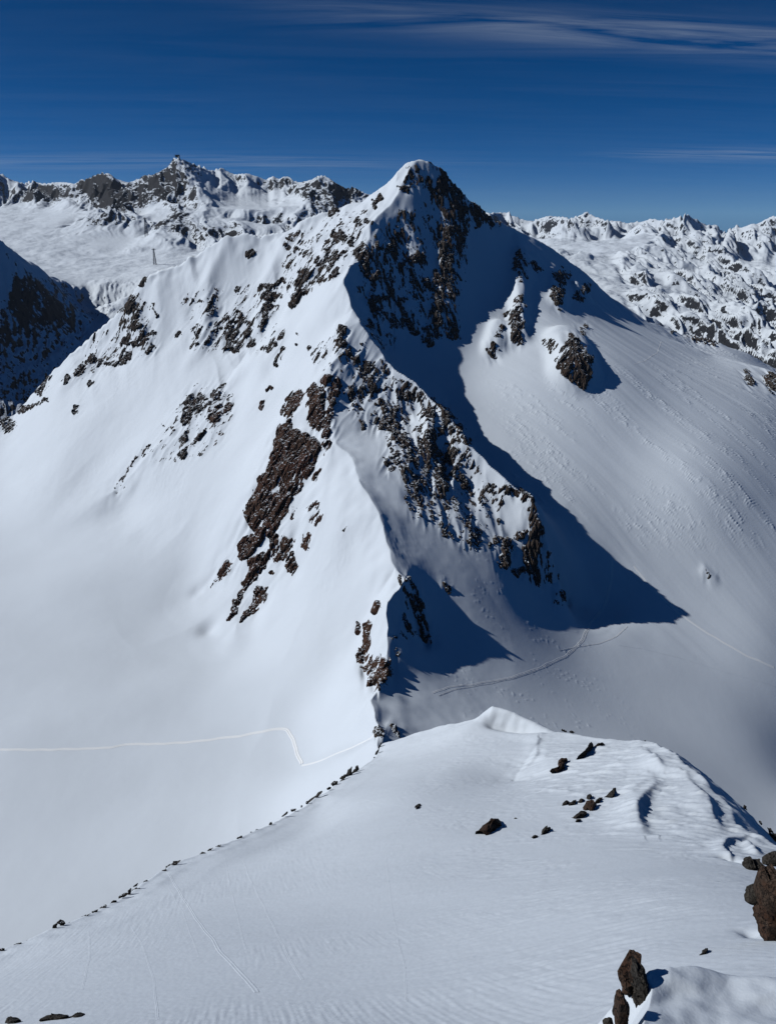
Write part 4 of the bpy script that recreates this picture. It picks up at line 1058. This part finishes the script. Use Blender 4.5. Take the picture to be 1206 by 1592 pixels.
for pts, hh, m, lab in (
 (((105,522),(108,505),(133,495),(136,470),(160,459),(190,469),(194,486),(165,496),(142,522),(120,534)), .7, M_ROCK_NEAR, 'largest brown rock lying alone in the middle of the near slope'),
 (((383,297),(394,270),(397,240),(415,234),(441,240),(426,251),(423,275),(405,293),(388,302)), .8, M_ROCK_NEAR, 'upright olive brown rock below the snow crest'),
 (((476,242),(490,222),(505,210),(507,187),(518,184),(526,205),(510,221),(490,239)), .8, M_ROCK_GREY, 'dark rock highest on the near slope, close under the crest'),
 (((530,193),(550,187),(577,186),(560,193)), .6, M_ROCK_GREY, 'thin sliver of rock next to the highest dark rock'),
 (((409,413),(420,398),(442,396),(440,406),(420,416)), .7, M_ROCK_GREY, 'flat grey rock at the lower end of the row of stones'),
 (((435,411),(450,400),(466,392),(466,408),(450,418)), .7, M_ROCK_GREY, 'second stone of the row, beside the flat grey rock'),
 (((470,402),(480,388),(496,387),(486,403)), .7, M_ROCK_GREY, 'third stone of the row on the near slope'),
 (((500,391),(515,374),(526,374),(515,391)), .7, M_ROCK_GREY, 'upper end stone of the short row'),
 (((498,422),(511,394),(525,394),(531,425),(515,441)), .9, M_ROCK_NEAR, 'bright rust red stone among the grey stones'),
 (((530,402),(550,384),(567,384),(545,410)), .7, M_ROCK_GREY, 'grey stone just above the rust red stone'),
 (((568,386),(590,370),(599,351),(618,352),(606,381),(590,387)), .8, M_ROCK_GREY, 'dark stone at the upper end, beyond the rust red stone'),
 (((452,462),(475,437),(500,432),(507,446),(480,464)), .7, M_ROCK_GREY, 'broad flat stone just below the rust red stone'),
 (((458,471),(475,465),(487,465),(470,478)), .7, M_ROCK_GREY, 'small chip of rock under the broad flat stone'),
 (((333,521),(355,500),(374,491),(371,506),(350,521)), .7, M_ROCK_GREY, 'long low rock below the row of stones'),
 (((301,531),(315,521),(325,525),(310,539)), .7, M_ROCK_GREY, 'small rock at the lower tip of the long low rock'),
 (((234,460),(240,457),(247,460),(241,463)), .7, M_ROCK_GREY, 'tiny stone near the largest brown rock'),
 (((718,163),(722,152),(727,163),(723,168)), 1.6, M_ROCK_GREY, 'tiny dark rock tip on the snow crest against the bowl')):
    rock(mound('crest_rock', c5(*pts), hh, m, sd()), lab, G5)
rock(mound('crest_rock', [(645,1258),(647,1252),(653,1250),(656,1254),(649,1260)], .8, M_ROCK_GREY, sd()), 'small lone dark stone on the open near slope', G5)
for pts, lab in ((cL((10,945),(38,908),(66,903),(98,938),(80,945)), 'snow capped rock in the bottom corner, its shade built as dark rock'), (cL((168,938),(200,908),(250,901),(320,903),(330,918),(250,925)), 'long arc of shade under a snow lipped rock, built as dark rock'), (cL((325,912),(375,886),(405,906),(380,914)), 'small arc of shade at the end of the long one, built as dark rock')):
    rock(mound('rim_rock', pts, .35, M_ROCK_GREY, sd()), lab)  # these bodies stand in for the shade on snow lipped rocks
RIM = '''0 1480 5 1479 3;7 1480 20 1476 1.6;23 1472 33 1468 1.8;36 1467 55 1464 1.6;60 1462 75 1452 1.8;78 1449 88 1439 2.6;90 1437 99 1438 3.6;103 1438 116 1436 1.8;119 1434 139 1423 1.6;143 1421 153 1417 1.6;156 1414 166 1410 2.2;171 1407 181 1403 2;182 1399 199 1391 2
199 1394 202 1384 3;203 1388 219 1383 1.8;207 1381 214 1377 1.8;216 1404 226 1400 1.4;224 1373 229 1370 1.6;235 1369 245 1363 1.6;247 1361 257 1354 2.8;259 1351 279 1341 2.6;311 1331 320 1328 2.8;322 1326 330 1321 1.6;335 1319 342 1316 1.6;368 1306 375 1303 1.8;390 1297 391 1296 1.6;398 1293 400 1292 1.3;419 1284 422 1281 2
437 1273 448 1264 2.2;452 1264 460 1260 1.8;468 1257 470 1255 1.4;474 1252 481 1248 2;482 1247 504 1231 1.8;509 1229 513 1226 2;517 1222 524 1217 3;527 1221 535 1214 2;529 1212 539 1207 2;541 1208 546 1196 5;549 1205 557 1192 3.4;557 1207 559 1206 1.4;572 1201 574 1199 2;584 1191 583 1180 3.6;584 1175 589 1166 2;589 1165 593 1156 2
870 1131 880 1135 2;883 1138 893 1141 2;1157 1227 1160 1232 2.5;1180 1252 1184 1257 3;1196 1266 1201 1280 4;1201 1284 1206 1297 5'''
RU = [p for p in (-180,-80,0,60,100,150,200,270,330,420,500,550,583,592)]; RY = [p[1] for p in rim_left]
ORD = 'first second third fourth fifth sixth seventh eighth ninth tenth eleventh twelfth thirteenth fourteenth fifteenth sixteenth seventeenth eighteenth nineteenth twentieth'.split()
ORD += ['twenty ' + o for o in ORD[:9]] + ['thirtieth'] + ['thirty ' + o for o in ORD[:9]] + ['fortieth'] + ['forty ' + o for o in ORD[:9]]
k = 0
for ln in RIM.split('\n'):
    for it in ln.split(';'):
        u0, v0, u1, v1, w = map(float, it.split())
        rr_ = random.Random(k); n = 10; pl = []
        L2 = math.hypot(u1 - u0, v1 - v0) / 2; ang = math.atan2(v1 - v0, u1 - u0); cu, cv = (u0 + u1) / 2, (v0 + v1) / 2
        for i in range(n):
            t = i / n * 2 * math.pi; f = rr_.uniform(.5, 1.3)
            x = math.cos(t) * (L2 * 1.12 + w * .4) * f; y = math.sin(t) * (w * .8 + .4) * f
            pl.append((cu + x * math.cos(ang) - y * math.sin(ang), cv - 1.6 + x * math.sin(ang) + y * math.cos(ang)))
        lab = 'small dark rock, %s from the lower end of the rim line' % ORD[min(k, 48)]; grp = 'rocks along the snow rim'
        if (u0, v0) == (541, 1208): lab = 'biggest dark block in the line of rocks, near the col'
        elif (u0, v0) == (549, 1205): lab = 'forked dark rock right beside the biggest block of the line'
        elif (u0, v0) == (90, 1437): lab = 'peaked dark rock with snow on one side in the line of rocks'
        elif u0 > 1100: lab = ['upper', 'second', 'third', 'lowest'][k - 46] + ' dark rock poking from the shaded flank of the near crest'; grp = 'rocks on the shaded flank'
        elif u0 > 860: lab = ['low dark rock on the skyline right beside the snow hump', 'low dark rock on the skyline farther from the snow hump'][k - 44]; grp = 'rocks beside the snow hump'
        yk = float(np.interp(cu, RU, RY)) * 0.995
        if u0 > 860:
            for dv in range(0, 90, 2):
                p_ = hitB(cu, cv + w + dv)
                if abs(project(*p_)[1] - (cv + w + dv)) < 1.0: break
            yk = p_[1]; pl = [(a_, b_ + dv) for a_, b_ in pl]
        m_px = yk / F * 1.1
        rock(pillow('rim_rock', pl, yk, max(w, .35 * L2) * m_px, M_ROCK_DARK, sd(), 20, 7, 0.22), lab, grp)
        k += 1
print('near rocks', time.time() - T0)

# ================================================================== TRACKS IN THE SNOW
def track(name, px, surf, ys, as_, Z, width, depth, label, step=1.0, foot=False, seed=0, y0=None, y1=None):
    W = np.array([surf(u, v) for u, v in px])[:, :2]
    d = np.r_[0, np.cumsum(np.hypot(*np.diff(W, axis=0).T))]
    t = np.arange(0, d[-1], step)
    x = np.interp(t, d, W[:, 0]); y = np.interp(t, d, W[:, 1])
    for _ in range(3):
        x[1:-1] = (x[:-2] + 2 * x[1:-1] + x[2:]) / 4; y[1:-1] = (y[:-2] + 2 * y[1:-1] + y[2:]) / 4
    x = x + 0.35 * width * n2(t / 9, t * 0 + 3, seed); y = y + 0.35 * width * n2(t / 9, t * 0 + 9, seed)
    dx, dy = np.gradient(x), np.gradient(y); l = np.hypot(dx, dy) + 1e-9; nx, ny = -dy / l, dx / l
    prof = [(-1.0, -0.35), (-0.72, 0.75), (-0.42, 1.0), (-0.16, 0.12), (0.16, 0.12), (0.42, 1.0), (0.72, 0.75), (1.0, -0.35)]
    co = np.zeros((len(t), len(prof), 3))
    for j, (s, hgt) in enumerate(prof):
        X = x + nx * s * width / 2; Y = y + ny * s * width / 2
        co[:, j, 0], co[:, j, 1] = X, Y
        bump_ = 1 + 0.35 * n2(t / 1.3, t * 0 + j, seed + 5) + (0.5 * np.sin(t / 0.62 * math.pi + (math.pi if s > 0 else 0)) if foot else 0)
        co[:, j, 2] = sheet_z(X, Y, ys, as_, Z) + hgt * depth * bump_ * 0.62
    return grid_mesh(name, co[..., 0], co[..., 1], co[..., 2], M_TRACK if width > .8 else M_SNOW_NEAR)
def hitA(u, v): return hit(u, v, YA, AA, ZA, 235, 850)
def trackA(px, w, dpt, lab, **kw): return tag(track('ski_track', px, hitA, YA, AA, ZA, w, dpt, lab, **kw), lab, 'track', kw.pop('group', None))
def trackB(px, w, dpt, lab, **kw): return tag(track('ski_track', px, hitB, YB, AB, ZB, w * .7, dpt * .45, lab, step=0.5, **kw), lab, 'track', 'old tracks across the near slope')
trackA([(-20,1167),(0,1166),(80,1166),(170,1163),(200,1157),(250,1157),(330,1150),(400,1139),(438,1133),(447,1134),(455,1150),(462,1170),(468,1189)], 2.0, .30, 'long white track crossing the glacier and turning sharply down')
trackA([(469,1190),(520,1173),(560,1156),(588,1142)], 1.4, .22, 'faint track climbing from the sharp turn to the col')
for i, (off, w) in enumerate(((0, 1.0), (4.5, .7))):
    trackA([(951 + off * .3, 868), (950 + off * .5, 900), (941 + off * .6, 935), (917 + off * .6, 968), (903 + off * .6, 997 + off * .3), (880 + off * .3, 1019 + off * .5), (840, 1038 + off * .6), (800, 1052 + off * .6), (750, 1062 + off * .7), (700 + off, 1068 + off), (672 + off * 2, 1078 + off)], w * 1.15, .17, ['main', 'second', 'third', 'inner'][i] + ' of the parallel ski tracks curving out of the big shadow', seed=i)
trackA([(975,974),(958,990),(930,1001),(895,1006),(870,1012)], .9, .22, 'short ski track joining the curving tracks from the side')
trackA([(1206,1068),(1130,1046),(1060,1024),(1000,1009),(960,1003)], .8, .14, 'faint straight track across the floor of the bowl')
trackA([(1028,530),(1022,548),(1003,561),(985,566)], 1.0, .12, 'hooked track high on the slope below the right shoulder')
trackA([(985,880),(1005,905),(1050,950),(1100,985),(1160,1020),(1206,1040)], 1.5, .22, 'slide groove along the foot of the bright slope')
trackB([(261,1356),(275,1380),(300,1420),(340,1475),(380,1520),(400,1545)], .75, .12, 'deep footprint trail running down the near slope', foot=True)
trackB([(350,1334),(356,1370),(368,1420),(385,1485)], .34, .06, 'thin ski line beginning at the gap in the rim rocks', seed=2)
trackB([(378,1338),(386,1362),(412,1412),(440,1470),(470,1525)], .42, .07, 'bent ski line in the middle of the near slope', seed=3)
trackB([(203,1440),(222,1470),(238,1520),(246,1588)], .32, .06, 'thin ski line on the lower part of the near slope', seed=4)
trackB([(138,1447),(139,1490),(128,1540)], .36, .06, 'short ski line close to the lower rim', seed=5)
trackB([(262,1380),(285,1420),(310,1490)], .26, .05, 'faint ski line beside the footprint trail', seed=6)
trackB([(528,1231),(560,1243),(600,1250),(640,1256)], .6, .06, 'faint traverse line toward the lone dark stone', seed=7)
trackB([(600,1330),(610,1420),(628,1500),(632,1560)], .3, .05, 'faint dotted line down the centre of the near slope', foot=True, seed=8)

# ================================================================== PYLONS AND THE SUMMIT BUILDING
M_STEEL = Mat('galvanised_steel'); M_STEEL = M_STEEL.set(M_STEEL.ramp(M_STEEL.noise(0.8), (0.3, (.20, .21, .22)), (0.7, (.30, .31, .32))), 0.6, 0.4)
M_WALL = Mat('dark_cladding'); M_WALL = M_WALL.set(M_WALL.ramp(M_WALL.noise(0.6), (0.3, (.06, .055, .05)), (0.7, (.11, .10, .09))), 0.7, 0.3)
M_GLASS = Mat('window_glass'); M_GLASS = M_GLASS.set(M_GLASS.ramp(M_GLASS.noise(0.5), (0.3, (.03, .04, .05)), (0.7, (.05, .06, .075))), 0.12, 0.6)
class Bars:
    def __init__(self): self.v = []; self.f = []
    def bar(self, a, b, r):
        a, b = Vector(a), Vector(b); d = (b - a).normalized()
        u = d.orthogonal().normalized(); w = d.cross(u)
        k = len(self.v)
        for p in (a, b):
            for s, t in ((1, 1), (-1, 1), (-1, -1), (1, -1)): self.v.append(p + u * s * r + w * t * r)
        self.f += [(k, k + 1, k + 2, k + 3), (k + 7, k + 6, k + 5, k + 4)] + [(k + i, k + 4 + i, k + 4 + (i + 1) % 4, k + (i + 1) % 4) for i in range(4)]
    def box(self, lo, hi):
        k = len(self.v)
        for z in (lo[2], hi[2]):
            for x, y in ((lo[0], lo[1]), (hi[0], lo[1]), (hi[0], hi[1]), (lo[0], hi[1])): self.v.append(Vector((x, y, z)))
        self.f += [(k + 3, k + 2, k + 1, k), (k + 4, k + 5, k + 6, k + 7)] + [(k + i, k + (i + 1) % 4, k + 4 + (i + 1) % 4, k + 4 + i) for i in range(4)]
    def build(self, name, mat, parent):
        me = bpy.data.meshes.new(name); me.from_pydata([tuple(v) for v in self.v], [], self.f); me.materials.append(mat); me.update()
        o = bpy.data.objects.new(name, me); COL.objects.link(o); o.parent = parent; return o
def empty(name, loc):
    o = bpy.data.objects.new(name, None); COL.objects.link(o); o.location = loc; return o
def hitC(u, v): return hit(u, v, YC, AC, ZC, 1500, 3300)
def pylon(u, vbase, H, y, label, thick):
    rx, rz = ratio(u, vbase)
    z = float(sheet_z(rx * y, y, YC, AC, ZC)); z = min(z, rz * y)
    t = empty('cable_car_pylon', (rx * y, y, z)); tag(t, label, 'pylon', 'cable car pylons on the glacier')
    H = H + rz * y - z
    w0, w1 = H * .085, H * .022
    legs = [(-1, -1), (1, -1), (1, 1), (-1, 1)]
    for sx, sy in legs:
        b = Bars(); b.bar((sx * w0, sy * w0, -2), (sx * w1, sy * w1, H * .93), thick); b.build('leg', M_STEEL, t)
    b = Bars(); n = 7
    for i in range(n):
        z0, z1 = H * .93 * i / n, H * .93 * (i + 1) / n
        a0 = w0 + (w1 - w0) * i / n; a1 = w0 + (w1 - w0) * (i + 1) / n
        for j in range(4):
            p, q = legs[j], legs[(j + 1) % 4]
            b.bar((p[0] * a0, p[1] * a0, z0), (q[0] * a1, q[1] * a1, z1), thick * .5); b.bar((q[0] * a0, q[1] * a0, z0), (p[0] * a1, p[1] * a1, z1), thick * .5)
            b.bar((p[0] * a1, p[1] * a1, z1), (q[0] * a1, q[1] * a1, z1), thick * .5)
    b.build('bracing', M_STEEL, t)
    b = Bars(); b.bar((-H * .10, 0, H * .90), (H * .10, 0, H * .90), thick * 1.1); b.bar((-H * .10, 0, H * .90), (0, 0, H * .97), thick * .6); b.bar((H * .10, 0, H * .90), (0, 0, H * .97), thick * .6)
    b.build('crossarm', M_STEEL, t)
    for sx in (-1, 1):
        b = Bars(); b.box((sx * H * .10 - thick * 1.4, -H * .035, H * .86), (sx * H * .10 + thick * 1.4, H * .035, H * .89)); b.build('cable_saddle', M_STEEL, t)
yp = hitC(228, 367)[1]; pylon(228, 367, 27 * yp / F, yp, 'taller steel lattice pylon below the rocky buttress', 0.28)
yp = hitC(241, 411)[1]; pylon(241, 411, 24 * yp / F, yp, 'lower steel lattice pylon just above the snow ridge', 0.25)
rx, rz = ratio(275, 244); yy = 2700.0
k = np.argmin(np.abs(uC - 275) + 0 * uC + np.where(np.abs(YYC - 2700) < 160, 0, 1e6) - (ZC - ZC.min()) * 0.35)
sx_, sy_, sz_ = XC.ravel()[k], YYC.ravel()[k], ZC.ravel()[k]
h = empty('summit_station', (sx_, sy_, sz_ - 3.5)); h.scale = (.8, .8, .8); tag(h, 'small dark building on top of the distant pointed peak', 'building')
b = Bars(); b.box((-8, -6, -3), (7, 6, 4.5)); b.build('wall', M_WALL, h)
b = Bars(); b.box((-11, -7, 4.6), (8, 7, 5.6)); rf = b.build('roof', M_STEEL, h)
b = Bars(); b.bar((3, 0, 5.6), (3, 0, 10), .25); b.build('mast', M_STEEL, rf)
b = Bars(); b.box((-13, -5, 1.0), (-8.1, 5, 1.6)); b.build('terrace', M_STEEL, h)
for i in range(5):
    b = Bars(); b.box((-7 + i * 2.8, -6.12, 1.2), (-5 + i * 2.8, -6.02, 3.6)); b.build('window', M_GLASS, h)
print('done', time.time() - T0, 'tris', sum(len(o.data.loop_triangles) or len(o.data.polygons) * 2 for o in bpy.data.objects if o.type == 'MESH'))

# ================================================================== THIN AIR BETWEEN HERE AND THE FAR RANGES
M_HAZE = bpy.data.materials.new('thin_haze'); M_HAZE.use_nodes = True
hn = M_HAZE.node_tree.nodes; hl = M_HAZE.node_tree.links; hn.clear()
ho = hn.new('ShaderNodeOutputMaterial'); hv = hn.new('ShaderNodeVolumePrincipled')
hv.inputs['Color'].default_value = (0.62, 0.78, 1.0, 1); hv.inputs['Density'].default_value = HAZE; hv.inputs['Anisotropy'].default_value = 0.2
hl.new(hv.outputs[0], ho.inputs['Volume'])
lo = min(float(GZZ.min()), float(ZD.min()), float(ZC.min())) - 1.0; hi = max(float(ZC.max()), float(ZD.max())) + 25
b = Bars(); b.box((-9000, -9000, lo), (9000, 9000, hi)); hz = b.build('haze', M_HAZE, None); tag(hz, kind='stuff')
